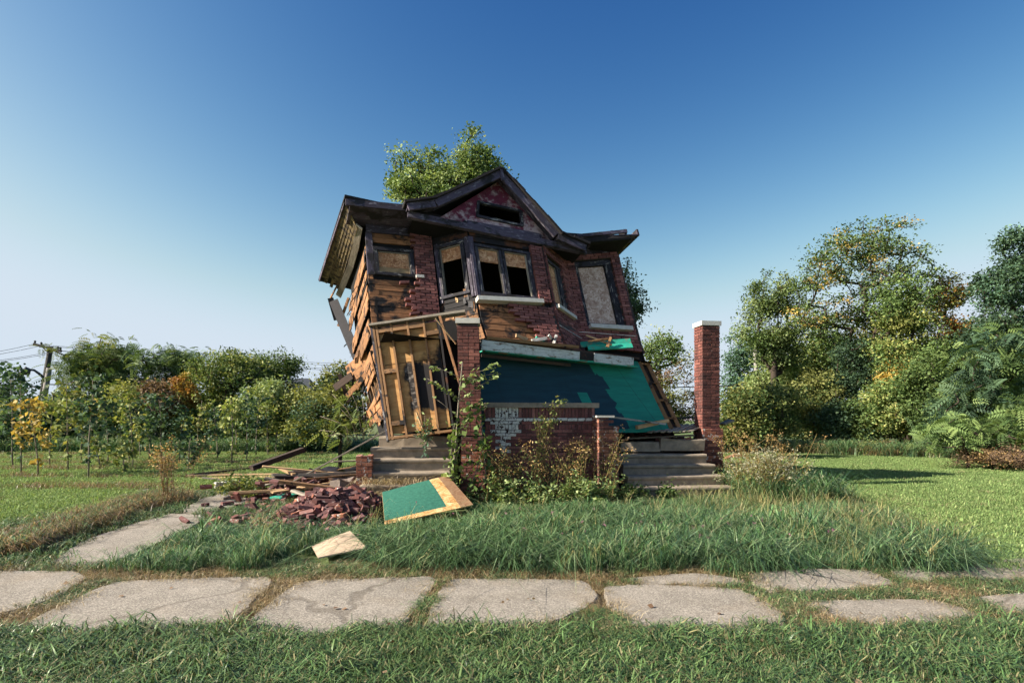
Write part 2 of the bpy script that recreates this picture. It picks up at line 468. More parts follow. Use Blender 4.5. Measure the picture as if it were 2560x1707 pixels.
def slab_mat():
    t = NT('pitted_sidewalk_concrete')
    p = t.pos()
    agg = t.n("TexVoronoi", {"Vector": p, "Scale": 120.0}).outputs["Color"]
    a = t.n("SeparateColor", {0: agg}).outputs[0]
    k = t.noise(p, 2.3, 7, .65)
    base = t.ramp(k, [(.3, hexc('6c6760')), (.7, hexc('938c83'))])
    base = t.mix(.42, base, t.ramp(a, [(.1, hexc('443e38')), (.55, hexc('8c8378')), (.95, hexc('cac2b6'))]))
    pit = t.step(t.noise(p, 38, 3, .5), .7, .74)
    base = t.mix(t.math('MULTIPLY', pit, .7), base, hexc('4a4038'))
    base = t.mix(t.math('MULTIPLY', t.step(t.noise(p, 1.1, 5), .55, .75), .35), base, hexc('8e7c64'))
    w = t.n("VectorMath", {0: p, 1: t.n("VectorMath", {0: t.n("TexNoise", {"Vector": p, "Scale": 2.5, "Detail": 5.0}).outputs[1], "Scale": .5}, operation='SCALE').outputs[0]}, operation='ADD').outputs[0]
    ck = t.n("TexVoronoi", {"Vector": w, "Scale": .26}, feature='DISTANCE_TO_EDGE').outputs["Distance"]
    crack = t.math('SUBTRACT', 1.0, t.step(ck, .004, .012))
    base = t.mix(t.math('MULTIPLY', crack, .45), base, hexc('4a4238'))
    stain = t.step(t.noise(p, .9, 6, .7), .52, .66)
    base = t.mix(t.math('MULTIPLY', stain, .4), base, hexc('6c6458'))
    return t.done(base, .95, t.bump(t.math('SUBTRACT', t.math('SUBTRACT', t.math('MULTIPLY', a, .4), pit), crack), .5, .006))
M['slab'] = slab_mat()

# ------------------------------------------------------------------ the ground, pavement and drive
gx = np.concatenate([np.linspace(-900, -30, 8), np.linspace(-25, 30, 56), np.linspace(35, 900, 8)])
gy = np.concatenate([np.linspace(-60, 0, 4), np.linspace(1, 46, 46), np.linspace(60, 1600, 8)])
gv = np.array([(x, y, -.02) for y in gy for x in gx])
nx = len(gx)
gq = [(j * nx + i, j * nx + i + 1, (j + 1) * nx + i + 1, (j + 1) * nx + i) for j in range(len(gy) - 1) for i in range(nx - 1)]
ground = put('ground', npmesh('ground', gv, np.array(gq), M['ground']))
tag(ground, 'grassy vacant lot ground around the collapsed house', None, None, 'structure')

def smooth_poly(pts, it=2, jit=.010):
    p = np.array(pts, float)
    for k in range(it):
        q = np.roll(p, -1, axis=0); c = .10 if k == 0 else .22
        p = np.stack([p * (1 - c) + q * c, p * c + q * (1 - c)], 1).reshape(-1, 2)
    out = []
    for a, b in zip(p, np.roll(p, -1, axis=0)):      # crumbly edges
        n = max(1, int(np.linalg.norm(b - a) / .06))
        out += [a + (b - a) * i / n + R.normal(0, jit, 2) * (i > 0) for i in range(n)]
    return np.array(out)

def slab(name, pix, parent, z=.03, th=.08, s=1.0884):
    pts = smooth_poly([G(x * s, y * s, z)[:2] for x, y in pix])
    if np.sum(pts[:, 0] * np.roll(pts[:, 1], -1) - np.roll(pts[:, 0], -1) * pts[:, 1]) < 0: pts = pts[::-1]
    n = len(pts); c = pts.mean(0)
    inn = c + (pts - c) * .985
    v = [(x, y, z) for x, y in inn] + [(x, y, z - .012) for x, y in pts] + [(x, y, z - th) for x, y in pts]
    f = [tuple(range(n))]
    for k in range(2):
        f += [(k * n + (i + 1) % n, k * n + i, (k + 1) * n + i, (k + 1) * n + (i + 1) % n) for i in range(n)]
    mb = MB(); mb.raw(v, f); o = mb.build(name, M['slab'], parent)
    SLABS.append(pts)
    return o
SLABS = []
walk = empty('sidewalk', (0, 5.3, 0)); walk["kind"] = 'structure'
for pix in [
    [(-560, 1312), (-130, 1310), (-140, 1390), (-220, 1462), (-700, 1462)],
    [(2540, 1296), (2900, 1292), (2990, 1396), (2600, 1410)],
    [(-60, 1308), (175, 1310), (205, 1326), (110, 1378), (-60, 1425)],
    [(262, 1331), (622, 1322), (628, 1334), (520, 1440), (490, 1462), (40, 1462), (70, 1420)],
    [(684, 1331), (996, 1321), (1002, 1338), (925, 1440), (915, 1462), (530, 1462), (545, 1440)],
    [(1024, 1326), (1345, 1330), (1378, 1366), (1345, 1398), (1180, 1462), (975, 1462), (985, 1400)],
    [(1384, 1345), (1480, 1340), (1700, 1349), (1800, 1402), (1805, 1458), (1490, 1458), (1396, 1390)],
    [(1440, 1326), (1600, 1314), (1715, 1330), (1700, 1343), (1480, 1339)],
    [(1715, 1316), (1840, 1304), (2000, 1308), (2060, 1338), (1985, 1351), (1800, 1356), (1740, 1345)],
    [(1838, 1376), (1950, 1377), (2150, 1374), (2262, 1412), (2190, 1424), (2060, 1434), (1930, 1424)],
    [(2040, 1303), (2200, 1292), (2400, 1296), (2400, 1328), (2200, 1332), (2065, 1328)],
    [(2238, 1370), (2340, 1360), (2480, 1356), (2480, 1410), (2300, 1402)],
    [(2280, 1287), (2380, 1279), (2460, 1282), (2460, 1292), (2350, 1296)]]:
    slab('slab', pix, walk)
drive = empty('driveway', (-5.8, 9.5, 0)); drive["kind"] = 'structure'
slab('slab', [(-40, 1232), (90, 1195), (210, 1160), (300, 1128), (345, 1120), (330, 1140), (240, 1185), (120, 1235), (20, 1282), (-40, 1300)], drive)
slab('slab', [(105, 1297), (190, 1240), (305, 1202), (400, 1176), (480, 1184), (440, 1210), (330, 1262), (230, 1300)], drive)
slab('slab', [(415, 1172), (470, 1140), (540, 1128), (650, 1126), (660, 1146), (560, 1160), (470, 1178)], drive)

def in_poly(pts, poly):
    x, y = pts[:, 0], pts[:, 1]; c = np.zeros(len(pts), bool)
    a = poly; b = np.roll(poly, -1, axis=0)
    for (x1, y1), (x2, y2) in zip(a, b):
        t = ((y1 > y) != (y2 > y)) & (x < (x2 - x1) * (y - y1) / (y2 - y1 + 1e-12) + x1)
        c ^= t
    return c
def on_slab(pts, shrink=1.0):
    c = np.zeros(len(pts), bool)
    for s in SLABS:
        m = s.mean(0); c |= in_poly(pts, m + (s - m) * shrink)
    return c

# ------------------------------------------------------------------ the house: a leaning body. u along the front, v into the house, w up
TL, TR, BL, BR = P(915, 570, 13.0), P(1535, 625, 15.0), P(930, 800, 12.4), P(1590, 852, 14.3)
BK = np.array([-.367, .893, -.26]); HL, HW = 6.13, 2.35

def sag(u, w):
    s = np.interp(u, [1.44, 4.57, 6.13], [0, -.28, 0])
    return s * min(max(w / HW, 0), 1.15)
def warp0(u, v, w):
    a, b = u / HL, w / HW
    lo = min(w, 0.0)
    return np.array([-.17 * lo, 0, 0]) + BL * (1 - a) * (1 - b) + BR * a * (1 - b) + TL * (1 - a) * b + TR * a * b + v * BK
def warp(u, v, w): return warp0(u, v, w + sag(u, w))
def hinv(px, py, v):                      # house (u, w) seen at a photo pixel on the plane v
    q = np.array([3., 1.])
    def f(q):
        p = warp0(q[0], v, q[1]); return np.array([1280 + F * p[0] / p[1] - px, 1050 - F * (p[2] - EYE) / p[1] - py])
    for _ in range(20):
        r = f(q); J = np.array([f(q + [1e-4, 0]) - r, f(q + [0, 1e-4]) - r]).T / 1e-4
        q = q - np.linalg.solve(J, r)
    return q

FAC = [((0, 0), (1.44, 0)), ((1.44, 0), (2.1, -.6)), ((2.1, -.6), (3.75, -.6)), ((3.75, -.6), (4.57, 0)), ((4.57, 0), (HL, 0)),
       ((0, 5.4), (0, 0)), ((HL, 0), (HL, 5.4))]           # plan of the front, the left side (5) and the right side (6)
FLEN = [math.hypot(b[0] - a[0], b[1] - a[1]) for a, b in FAC]
def fp(k, s, out, w, f=None):
    (a, b), L = FAC[k], FLEN[k]
    d = ((b[0] - a[0]) / L, (b[1] - a[1]) / L); n = (d[1], -d[0])
    return (f or warp)(a[0] + d[0] * s + n[0] * out, a[1] + d[1] * s + n[1] * out, w)
def fbox(mb, k, s0, s1, o0, o1, w0, w1, m=0, jit=0.0, tilt=0.0, seg=1):
    """a board in a wall's own coordinates (along, outwards, up), bent with the wall"""
    for i in range(seg):
        a, b = s0 + (s1 - s0) * i / seg, s0 + (s1 - s0) * (i + 1) / seg
        c = []
        for (x, y, z) in BOXC + .5:
            ww = w0 + (w1 - w0) * z + tilt * (a + (b - a) * x - (s0 + s1) / 2)
            c.append(fp(k, a + (b - a) * x, o0 + (o1 - o0) * (1 - y), ww))
        c = np.array(c)
        if jit: c = c + R.normal(0, jit, c.shape)
        mb.hexa(c, (b - a, abs(o1 - o0), w1 - w0), m)
    return mb
def cuts(s0, s1, w0, w1, holes):
    """the pieces of a strip that remain beside the openings"""
    ss = [(s0, s1)]
    for (a, b, c, d) in holes:
        if w1 > c + .02 and w0 < d - .02:
            n = []
            for (x, y) in ss:
                if a > x + .01: n.append((x, min(y, a)))
                if b < y - .01: n.append((max(x, b), y))
            ss = [q for q in n if q[1] - q[0] > .02]
    return ss

house = empty('collapsing_house', (0, 14, 0), 'two storey brick and timber house, burnt out and leaning hard to the left', 'house')
HOLES = {0: [(.12, .96, 1.15, 1.82)], 1: [(.10, .74, .60, 1.96)], 2: [(.10, .67, .55, 1.84), (.71, 1.33, .55, 1.84)],
         3: [(.12, .66, .55, 1.78)], 4: [(.36, 1.24, .33, 2.02)], 5: [], 6: []}
# black inner sheets added to block light and keep the rooms dark
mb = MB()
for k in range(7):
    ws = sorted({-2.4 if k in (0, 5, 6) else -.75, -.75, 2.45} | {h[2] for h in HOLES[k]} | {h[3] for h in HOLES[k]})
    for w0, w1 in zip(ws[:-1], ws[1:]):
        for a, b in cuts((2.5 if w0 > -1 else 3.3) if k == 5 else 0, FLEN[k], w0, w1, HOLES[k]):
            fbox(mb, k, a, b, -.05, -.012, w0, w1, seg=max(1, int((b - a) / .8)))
mb.build('inner_light_block', M['soot'], house)
mb = MB()
for w in (-.12, 2.36):
    pl_ = [(.02, 0), (1.46, 0), (2.1, -.58), (3.75, -.58), (4.55, 0), (HL - .02, 0), (HL - .02, 5.3), (1.3, 5.3), (1.3, 3.6), (.02, 2.7)]; n = len(pl_)
    mb.raw([warp(u, v, z) for z in (w, w + .05) for u, v in pl_], [tuple(range(n - 1, -1, -1)), tuple(range(n, 2 * n))] + [(i, (i + 1) % n, n + (i + 1) % n, n + i) for i in range(n)])
mb.hexa([warp(*q) for q in [(1.3, 5.3, -2.4), (HL, 5.3, -2.4), (HL, 5.4, -2.4), (1.3, 5.4, -2.4), (1.3, 5.3, 2.4), (HL, 5.3, 2.4), (HL, 5.4, 2.4), (1.3, 5.4, 2.4)]], (5, .1, 5))
mb.build('floor_and_back_wall', M['soot'], house)

# front planks, each its own board
def planks(k, s0, s1, w0, w1, step, mat, out=0.0, th=.02, holes=(), skip=None, jit=.004, tilt=0.0, name='plank', tiltj=.0, gap=.008, ends=0.0):
    w = w0
    while w < w1 - .04:
        hgt = step * random.uniform(.92, 1.0)
        for a, b in cuts(s0, s1, w, w + hgt, holes):
            n = 1 if b - a < 1.0 or (k == 5 and random.random() < .45) else 2
            edges = np.sort(np.concatenate([[a, b], R.uniform(a + .2, b - .2, n - 1)])) if n > 1 else [a, b]
            for x, y in zip(edges[:-1], edges[1:]):
                if skip and skip(.5 * (x + y), w): continue
                x2 = x + (random.uniform(0, ends) if x == a else 0); y2 = y - (random.uniform(0, ends * .3) if y == b else 0)
                o = out + random.uniform(-.003, .006)
                mb = fbox(MB(), k, x2, y2 - .004, o, o + th, w + gap * .5, w + hgt - gap * .5, jit=jit, tilt=tilt + random.gauss(0, tiltj), seg=3 if k == 5 else 1)
                m = mat(.5 * (x + y), w) if callable(mat) else mat
                mb.build(name, m, house)
        w += step
f0 = lambda s, w: M['plank']
planks(0, -.02, 1.42, -.6, 2.2, .135, f0, holes=[(.08, 1.0, 1.10, 1.87)])
planks(1, .02, .87, -.5, .55, .14, lambda s, w: M['plank_sun'] if w < .2 else M['plank_burnt'], holes=[])
planks(1, .02, .87, 2.0, 2.3, .14, M['plank_burnt'])
planks(2, .02, 1.6, -.75, .5, .15, M['plank'])
planks(2, .02, 1.6, 1.9, 2.3, .15, M['plank_burnt'])
planks(3, .02, .98, -.6, .5, .15, M['plank_burnt'])

# the left side: sun-bleached boards, ragged where the house tore open
planks(5, 1.9, 5.38, -.62, 2.12, .196, M['plank_sun'], out=.01, th=.022, ends=.9, tiltj=.003, jit=.004, name='side_plank',
       skip=lambda s, w: random.random() < .11)
planks(5, 3.0, 5.3, -1.05, -.62, .14, M['plank_sun'], out=.05, th=.022, ends=.6, tiltj=.03, jit=.012, name='side_plank')
planks(5, 2.5, 5.35, -2.5, -1.35, .16, M['plank_sun'], out=.03, th=.022, ends=1.3, tiltj=.06, jit=.015, name='side_plank', skip=lambda s, w: random.random() < .25)
for i in range(8):
    s = 3.0 + i * .32
    fbox(MB(), 5, s, s + .05, -.01, .03, -1.65, -.9, jit=.01).build('lath_stud', M['stud'], house)
for i in range(16):                       # curled scraps of tar paper on the torn side
    s, w = random.uniform(2.0, 5.2), random.uniform(-.3, 2.0)
    a = fp(5, s, .05, w); b = fp(5, s + random.uniform(-.25, .25), random.uniform(.08, .2), w - random.uniform(.12, .35))
    sd = random.uniform(.05, .16)
    mb = MB(); mb.hexa([a, fp(5, s + sd, .06, w - .03), b + (fp(5, s + sd, .05, w) - a), b] * 1 + [x + np.array([0, -.006, .004]) for x in (a, fp(5, s + sd, .06, w - .03), b + (fp(5, s + sd, .05, w) - a), b)], (.2, .15, .01))
    mb.build('tar_paper_scrap', M['tar'] if random.random() < .6 else M['plank_sun'], house)
fbox(MB(), 0, -.03, .11, -.01, .045, 1.12, 2.22, seg=1).build('corner_board', M['trim'], house)

# bricks: courses of single bricks in front of the sheathing
brick_jobs = []
def lay(k, s0, s1, w0, w1, holes=(), keep=None, out=.025, prio=0, vertical=False):
    row = 0; w = w0
    while w < w1 - .03:
        for a, b in cuts(s0, s1, w, w + .06, holes):
            x = a - (.11 if row % 2 else 0)
            while x < b - .03:
                x0, x1 = max(x, a), min(x + .21, b)
                if x1 - x0 > .04 and (keep is None or keep(.5 * (x0 + x1), w)):
                    brick_jobs.append((prio, k, x0, x1 - .011, out + random.uniform(-.006, .006), w, w + .058, 0))
                x += .222
        w += .069; row += 1
edge = [random.uniform(-.09, .13) for _ in range(60)]
def keep_left(s, w):
    e = 1.0 + edge[int((w + 1) / .069) % 60] * .8
    if w < 1.05: e -= .18 * math.sin(max(0, (1.05 - w)) * 2.2)
    if w < .05: e += .25
    return s > e
lay(0, .6, 1.42, -.1, 2.22, holes=[(.1, 1.0, 1.1, 1.86)], keep=keep_left, prio=0)
lay(2, 1.37, 1.65, .48, 1.98, prio=1)
lay(2, .3, 1.65, -.62, .36, keep=lambda s, w: s > 1.02 - (w + .15) * 1.15 + edge[int((w + 1) / .069) % 60] if w > -.3 else s > 1.18 + edge[int((w + 1) / .069) % 60], prio=0)
lay(3, 0, 1.016, -.62, 2.2, holes=[(.06, .76, .42, 1.86)], prio=2)
lay(4, 0, 1.56, -.3, 2.22, holes=[(.30, 1.34, .28, 2.10)], prio=2)
lay(6, 0, 1.2, -.3, 2.22, prio=3)
brick_jobs.sort(key=lambda j: j[0])
rest = MB()
for i, (pr, k, a, b, o, w0, w1, tl) in enumerate(brick_jobs):
    if i < 300:
        fbox(MB(), k, a, b, o - .01, o + .09, w0, w1, jit=.002, tilt=random.gauss(0, .02)).build('brick', M['brick'], house)
    else:
        fbox(rest, k, a, b, o - .01, o + .09, w0, w1, jit=.002)
tag(rest.build('brickwork', M['brick'], house), kind='stuff')
# mortar bed behind the bricks
for k, a, b, w0, w1, hs_ in [(0, 1.08, 1.42, .0, 2.2, []), (2, 1.38, 1.65, .48, 1.98, []), (2, 1.2, 1.65, -.62, .3, []), (3, 0, 1.01, -.62, 2.2, [(.06, .76, .42, 1.86)]), (4, 0, 1.56, -.3, 2.2, [(.3, 1.34, .28, 2.1)]), (6, 0, 1.2, -.3, 2.2, [])]:
    mb = MB(); ws = sorted({w0, w1} | {h[2] for h in hs_} | {h[3] for h in hs_})
    for x, y in zip(ws[:-1], ws[1:]):
        for p, q in cuts(a, b, x, y, hs_): fbox(mb, k, p, q, .021, .085, x, y, seg=2)
    mb.build('mortar_bed', M['mortar'], house)
for i in range(5):                         # bricks working loose from the torn edges
    s, w = [(.62, .93), (.70, .52), (.84, .30), (.9, .08), (.78, .18)][i]
    fbox(MB(), 0, s, s + .2, .03, .12, w, w + .06, tilt=random.choice([-.35, .25, .15])).build('brick', M['brick'], house)
fbox(MB(), 0, .98, 1.15, .03, .13, 1.10, 1.17).build('stone_block', M['stone'], house)
fbox(MB(), 3, .0, 1.01, .11, .125, -.10, -.088, tilt=.0).build('white_paint_line', M['whitepaint'], house)
fbox(MB(), 4, .0, 1.5, .11, .125, .06, .072).build('white_paint_line', M['whitepaint'], house)

# windows: frame pieces, boards, sills
def window(k, s0, s1, w0, w1, board, fw=.07, out=.05, sash=True, wl=None, wr=None, wt=None):
    wl, wr, wt = wl or fw, wr or fw, wt or fw
    mb = MB()
    fbox(mb, k, s0 - wl, s0, -.06, out, w0 - .05, w1 + wt); fbox(mb, k, s1, s1 + wr, -.06, out, w0 - .05, w1 + wt)
    fbox(mb, k, s0 - wl - .01, s1 + wr + .01, -.055, out + .012, w1, w1 + wt + .004)
    fbox(mb, k, s0 - wl - .01, s1 + wr + .01, -.055, out + .02, w0 - .07, w0)
    fr = mb.build('window_frame', M['frame'], house)
    if sash:
        mb = MB(); t = .025
        fbox(mb, k, s0, s0 + t, -.05, .012, w0, w1); fbox(mb, k, s1 - t, s1, -.05, .012, w0, w1)
        fbox(mb, k, s0 + t, s1 - t, -.05, .010, w1 - t, w1)
        mb.build('sash', M['graywood'], fr)
    for (b0, b1, m, o) in board:
        mb = MB(); fbox(mb, k, s0 + .012, s1 - .012, o - .014, o, b0, b1, jit=.001)
        mb.build('board', M[m], fr)
    return fr
window(0, .20, .90, 1.20, 1.76, [(1.37, 1.75, 'osb', -.01), (1.21, 1.36, 'palewood', -.006)], fw=.08)
window(1, .17, .68, .66, 1.88, [(1.54, 1.86, 'osb', -.02)], fw=.08)
window(2, .15, .63, .60, 1.76, [(1.42, 1.74, 'osb', -.02)], fw=.06, wr=.05)
window(2, .75, 1.27, .60, 1.76, [(1.40, 1.74, 'osb', -.02)], fw=.05, wr=.09)
window(3, .14, .58, .58, 1.72, [(.59, 1.71, 'osb', -.01)], fw=.07, wr=.16)
window(4, .40, 1.14, .36, 1.94, [(.37, 1.93, 'osb_pale', .0)], fw=.07, wr=.18, wt=.13, sash=False)
fbox(MB(), 2, -.05, 1.42, .02, .2, .36, .46, tilt=.06, seg=2).build('sill', M['stone'], house)
fbox(MB(), 3, .05, .86, .02, .19, .36, .45, tilt=-.02, seg=2).build('sill', M['stone'], house)
fbox(MB(), 4, .33, 1.42, .02, .21, .18, .28, seg=2).build('sill', M['stone'], house)
for i in range(7):                         # torn lining and peeling wood between the bay windows
    s, w = random.uniform(.05, .8), random.uniform(.05, .55)
    fbox(MB(), 1, s, s + random.uniform(.04, .12), .022, .034, w, w + random.uniform(.08, .25), jit=.012, tilt=random.gauss(0, .2)).build('wood_scrap', M[random.choice(['palewood', 'tar', 'plank_sun'])], house)
for s in (.06, .78, .86):
    fbox(MB(), 1, s, s + .07, .0, .05, .5, 2.0, jit=.006).build('corner_post', M['trim'], house)
fbox(MB(), 2, -.03, .07, .0, .05, .5, 2.0, jit=.006).build('corner_post', M['trim'], house)

# frieze boards, soffits and fascia
for k in range(5):
    fbox(MB(), k, -.02 if k in (0, 2) else 0, FLEN[k] + (.02 if k in (2, 4) else 0), .03, .075, 2.20, 2.40, seg=2, jit=.003).build('frieze_board', M['trim'], house)
def soff(u0, u1, v0, v1, w0, w1, name, mat, n=3, f=warp):
    mb = MB()
    for i in range(n):
        a, b = u0 + (u1 - u0) * i / n, u0 + (u1 - u0) * (i + 1) / n
        mb.hexa([f(*q) for q in [(a, v0, w0), (b, v0, w0), (b, v1, w0), (a, v1, w0), (a, v0, w1), (b, v0, w1), (b, v1, w1), (a, v1, w1)]], (b - a, v1 - v0, w1 - w0))
    return mb.build(name, mat, house)
for i in range(5):
    soff(-.42, 1.0 if i == 0 else 4.57, -.66 + i * .135, -.66 + i * .135 + .13, 2.405, 2.43, 'soffit_board', M['trim'], 2 if i == 0 else 6)
    soff(4.575, 6.42, -.66 + i * .135, -.66 + i * .135 + .13, 2.405, 2.43, 'soffit_board', M['trim'], 2)
soff(-.5, .74, -.72, -.665, 2.40, 2.56, 'fascia', M['trim'], 2)
soff(4.72, 6.1, -.72, -.665, 2.42, 2.50, 'fascia', M['trim'], 2)
soff(6.42, 6.47, -.66, 1.5, 2.40, 2.56, 'fascia', M['trim'], 2)
for i in range(4):
    soff(4.95 + i * .38, 5.02 + i * .38, -.62, .3, 2.44, 2.56, 'rafter_tail', M['plank_burnt'], 1)
soff(6.13, 6.42, -.3, 1.4, 2.385, 2.402, 'soffit_board', M['soffit'], 1)
# main roof: low slopes behind the eaves
rp = dict(a=warp(-.52, -.74, 2.585), b=P(796, 702, 16.4), c=warp0(5.6, -.74, 2.55), c2=P(1578, 598, 14.3), cm=P(1462, 606, 13.95), d=warp(6.5, 5.0, 2.4), e=warp(2.9, 1.2, 2.5), f=warp(2.9, 4.4, 2.55))
mb = MB()
def sheet(mb, pts, th=.05, m=0):
    p = [np.asarray(x, float) for x in pts]; up = np.array([0, 0, th]); n = len(p)
    v = p + [x + up for x in p]
    f = [tuple(range(n - 1, -1, -1)), tuple(range(n, 2 * n))] + [(i, (i + 1) % n, n + (i + 1) % n, n + i) for i in range(n)]
    uv = [[(float(v[k][0]), float(v[k][1])) for k in fc] for fc in f]
    return mb.raw(v, f, uv, m)
sheet(mb, [rp['a'], rp['e'], rp['f'], rp['b']]); sheet(mb, [rp['a'], warp(2.9, -.45, 2.45), rp['e']])
sheet(mb, [rp['c2'], rp['d'], rp['f'], rp['e']]); sheet(mb, [warp(2.9, -.45, 2.45), rp['cm'], rp['c2'], rp['e']])
mb.build('roof', M['shingle'], house)
# left eave: a strip of soffit boards torn loose and hanging in the sun
o0, o1, i0, i1 = P(864, 512, 12.45), P(801, 704, 16.2), P(893, 572, 12.75), P(846, 728, 16.3)
for i in range(6):
    a, b = i / 6, (i + .93) / 6
    e = [.92, .98, .86, 1.0, .9, .97][i]
    pts = [o0 + (i0 - o0) * a, o0 + (i0 - o0) * b]
    pe = [o0 + (o1 - o0) * e + ((i0 + (i1 - i0) * e) - (o0 + (o1 - o0) * e)) * t for t in (a, b)]
    q = [pts[0], pe[0], pe[1], pts[1]]
    off = np.array([.012, 0, .02])
    MB().hexa(q + [x + off for x in q], (3.8, .06, .02)).build('soffit_board', M['soffit'], house)
mb = MB(); mb.beam(P(862, 503, 12.4), P(799, 700, 16.2), .03, .10); mb.build('eave_fascia', M['trim'], house)
pl = [P(898, 566, 12.7), P(891, 612, 13.4), P(877, 664, 14.5), P(858, 712, 15.7), P(846, 740, 16.5)]
mb = MB()
for a, b in zip(pl[:-1], pl[1:]): mb.beam(a, b, .16, .03, up=(.6, 0, .8))
mb.build('barge_board', M['graywood'], house)
for (x0, y0, d0, x1, y1, d1, w) in [(826, 745, 16.5, 842, 800, 16.6, .16), (834, 752, 15.9, 893, 893, 15.0, .24), (862, 770, 16.0, 845, 815, 16.2, .05), (872, 745, 15.8, 846, 815, 16.1, .07), (850, 700, 16.2, 823, 752, 16.8, .03)]:
    MB().beam(P(x0, y0, d0), P(x1, y1, d1), w, .04, up=(0, -1, .2)).build('hanging_board', M['tar'] if w > .1 else M['plank_sun'], house)
for (x0, y0, d0, x1, y1, d1, w, m) in [(868, 930, 14.6, 932, 876, 13.6, .28, 'plank_sun'), (878, 948, 14.4, 940, 893, 13.4, .22, 'plank_sun'), (836, 970, 14.6, 880, 938, 14.2, .17, 'darkwood'), (848, 935, 14.7, 872, 1005, 14.6, .10, 'darkwood'), (868, 990, 14.3, 925, 925, 13.6, .12, 'plank_sun')]:
    MB().beam(P(x0, y0, d0), P(x1, y1, d1), w, .03, up=(.2, -1, .2)).build('torn_plank', M[m], house)

# front gable
RV = -.92                                  # plane of the rake boards
A_ = hinv(1252, 424, RV); gl = [A_, hinv(1085, 500, RV), hinv(1017, 508, RV)]
gr = [A_, hinv(1330, 506, RV), hinv(1397, 582, RV), hinv(1467, 612, RV)]
def gbox(mb, p, q, t0, t1, v0, v1):
    """a board along p-q in the gable plane, t0..t1 below the line"""
    d = (q - p) / np.linalg.norm(q - p); n = np.array([d[1], -d[0]])
    if n[1] > 0: n = -n
    c = []
    for (x, y, z) in BOXC + .5:
        b = p + (q - p) * x + n * (t0 + (t1 - t0) * (1 - z))
        c.append(warp0(b[0], v0 + (v1 - v0) * y, b[1]))
    return mb.hexa(c, (np.linalg.norm(q - p), abs(v1 - v0), abs(t1 - t0)))
for side in (gl, gr):
    for p, q in zip(side[:-1], side[1:]):
        gbox(MB(), p, q, .0, .17, RV, RV + .05).build('rake_board', M['trim'], house)
        gbox(MB(), p, q, .06, .08, RV + .05, -.60).build('rake_soffit', M['trim'], house)
        n = max(2, int(np.linalg.norm(q - p) / .3))
        for i in range(n):                 # shingle courses over the gable edge
            a, b = p + (q - p) * i / n, p + (q - p) * (i + 1) / n
            gbox(MB(), a, b + (q - p) / n * .15, -.05 - .012 * (i % 2), -.003, RV - .05 - random.uniform(0, .03), .6).build('shingle_course', M['shingle'], house)
gbox(MB(), A_ + [-.035, .02], A_ + [.035, .02], -.02, .34, RV - .04, RV - .002).build('apex_post', M['trim'], house)
A1, B1, C1 = hinv(1098, 545, -.62), hinv(1385, 606, -.62), hinv(1252, 450, -.62)
hp = [hinv(x, y, -.62) for x, y in [(1197, 508), (1300, 531), (1303, 563), (1195, 540)]]
pts2 = [A1, B1, C1] + hp
pv = [warp0(p[0], -.62, p[1]) for p in pts2]
fcs = [(0, 6, 3, 2), (1, 2, 4, 5), (2, 3, 4), (0, 1, 5, 6)]
MB().raw(pv, fcs, [[(float(pts2[i][0]), float(pts2[i][1])) for i in f] for f in fcs]).build('gable_panel', M['gable'], house)
mb = MB()
for (i, j) in [(3, 4), (4, 5), (5, 6), (6, 3)]:
    p, q = pts2[i], pts2[j]; d = (q - p) / np.linalg.norm(q - p)
    n = np.array([d[1], -d[0]])
    c = []
    for (x, y, z) in BOXC + .5:
        b = p - d * .03 + (q - p + d * .06) * x + n * (-.05 + .06 * z)
        c.append(warp0(b[0], -.66 + .08 * y, b[1]))
    mb.hexa(c, (1, .05, .05))
mb.build('gable_window_frame', M['frame'], house)
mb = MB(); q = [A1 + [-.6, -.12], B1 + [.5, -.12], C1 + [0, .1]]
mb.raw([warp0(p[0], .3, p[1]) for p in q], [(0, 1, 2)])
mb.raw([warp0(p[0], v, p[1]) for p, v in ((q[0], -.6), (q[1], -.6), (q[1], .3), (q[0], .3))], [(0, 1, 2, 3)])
mb.build('attic_light_block', M['soot'], house)  # black floor and back added to stop light leaking into the attic
gb0, gb1 = hinv(1020, 527, -.74), hinv(1466, 619, -.74)
gbox(MB(), gb0, gb1, -.0, .15, -.74, -.64).build('gable_beam', M['trim'], house)

# ground floor front: porch beam, painted wall, framing at its torn end
wq = [P(1190, 1085, 11.75), P(1678, 1080, 13.25), P(1594, 903, 13.75), P(1190, 872, 12.15)]
n = 8; mb = MB(); vs = []; fs = []; uv = []
for j in range(n + 1):
    for i in range(n + 1):
        s, t = i / n, j / n
        vs.append(wq[0] * (1 - s) * (1 - t) + wq[1] * s * (1 - t) + wq[2] * s * t + wq[3] * (1 - s) * t)
for j in range(n):
    for i in range(n):
        fs.append((j * (n + 1) + i, j * (n + 1) + i + 1, (j + 1) * (n + 1) + i + 1, (j + 1) * (n + 1) + i))
        uv.append([(i / n, j / n), ((i + 1) / n, j / n), ((i + 1) / n, (j + 1) / n), (i / n, (j + 1) / n)])
mb.raw(vs, fs, uv)
k0 = len(vs); mb.raw([p + np.array([-.01, .25, .01]) for p in (wq[0], wq[1], wq[2], wq[3])], [(3, 2, 1, 0)], [[(0, 0)] * 4], 1)
o = mb.build('painted_wall', [M['teal_wall'], M['plank']], house)
o["label"] = 'teal painted front wall half covered with dark navy roller paint'
bt, bb = wq[2] + np.array([.03, .02, -.02]), wq[1] + np.array([.03, .02, .03])
sd = np.array([.24, .18, 0])
for e in (np.zeros(3), sd):
    MB().beam(bt + e, bb + e, .09, .045, up=(0, -1, .3)).build('end_stud', M['stud'], house)
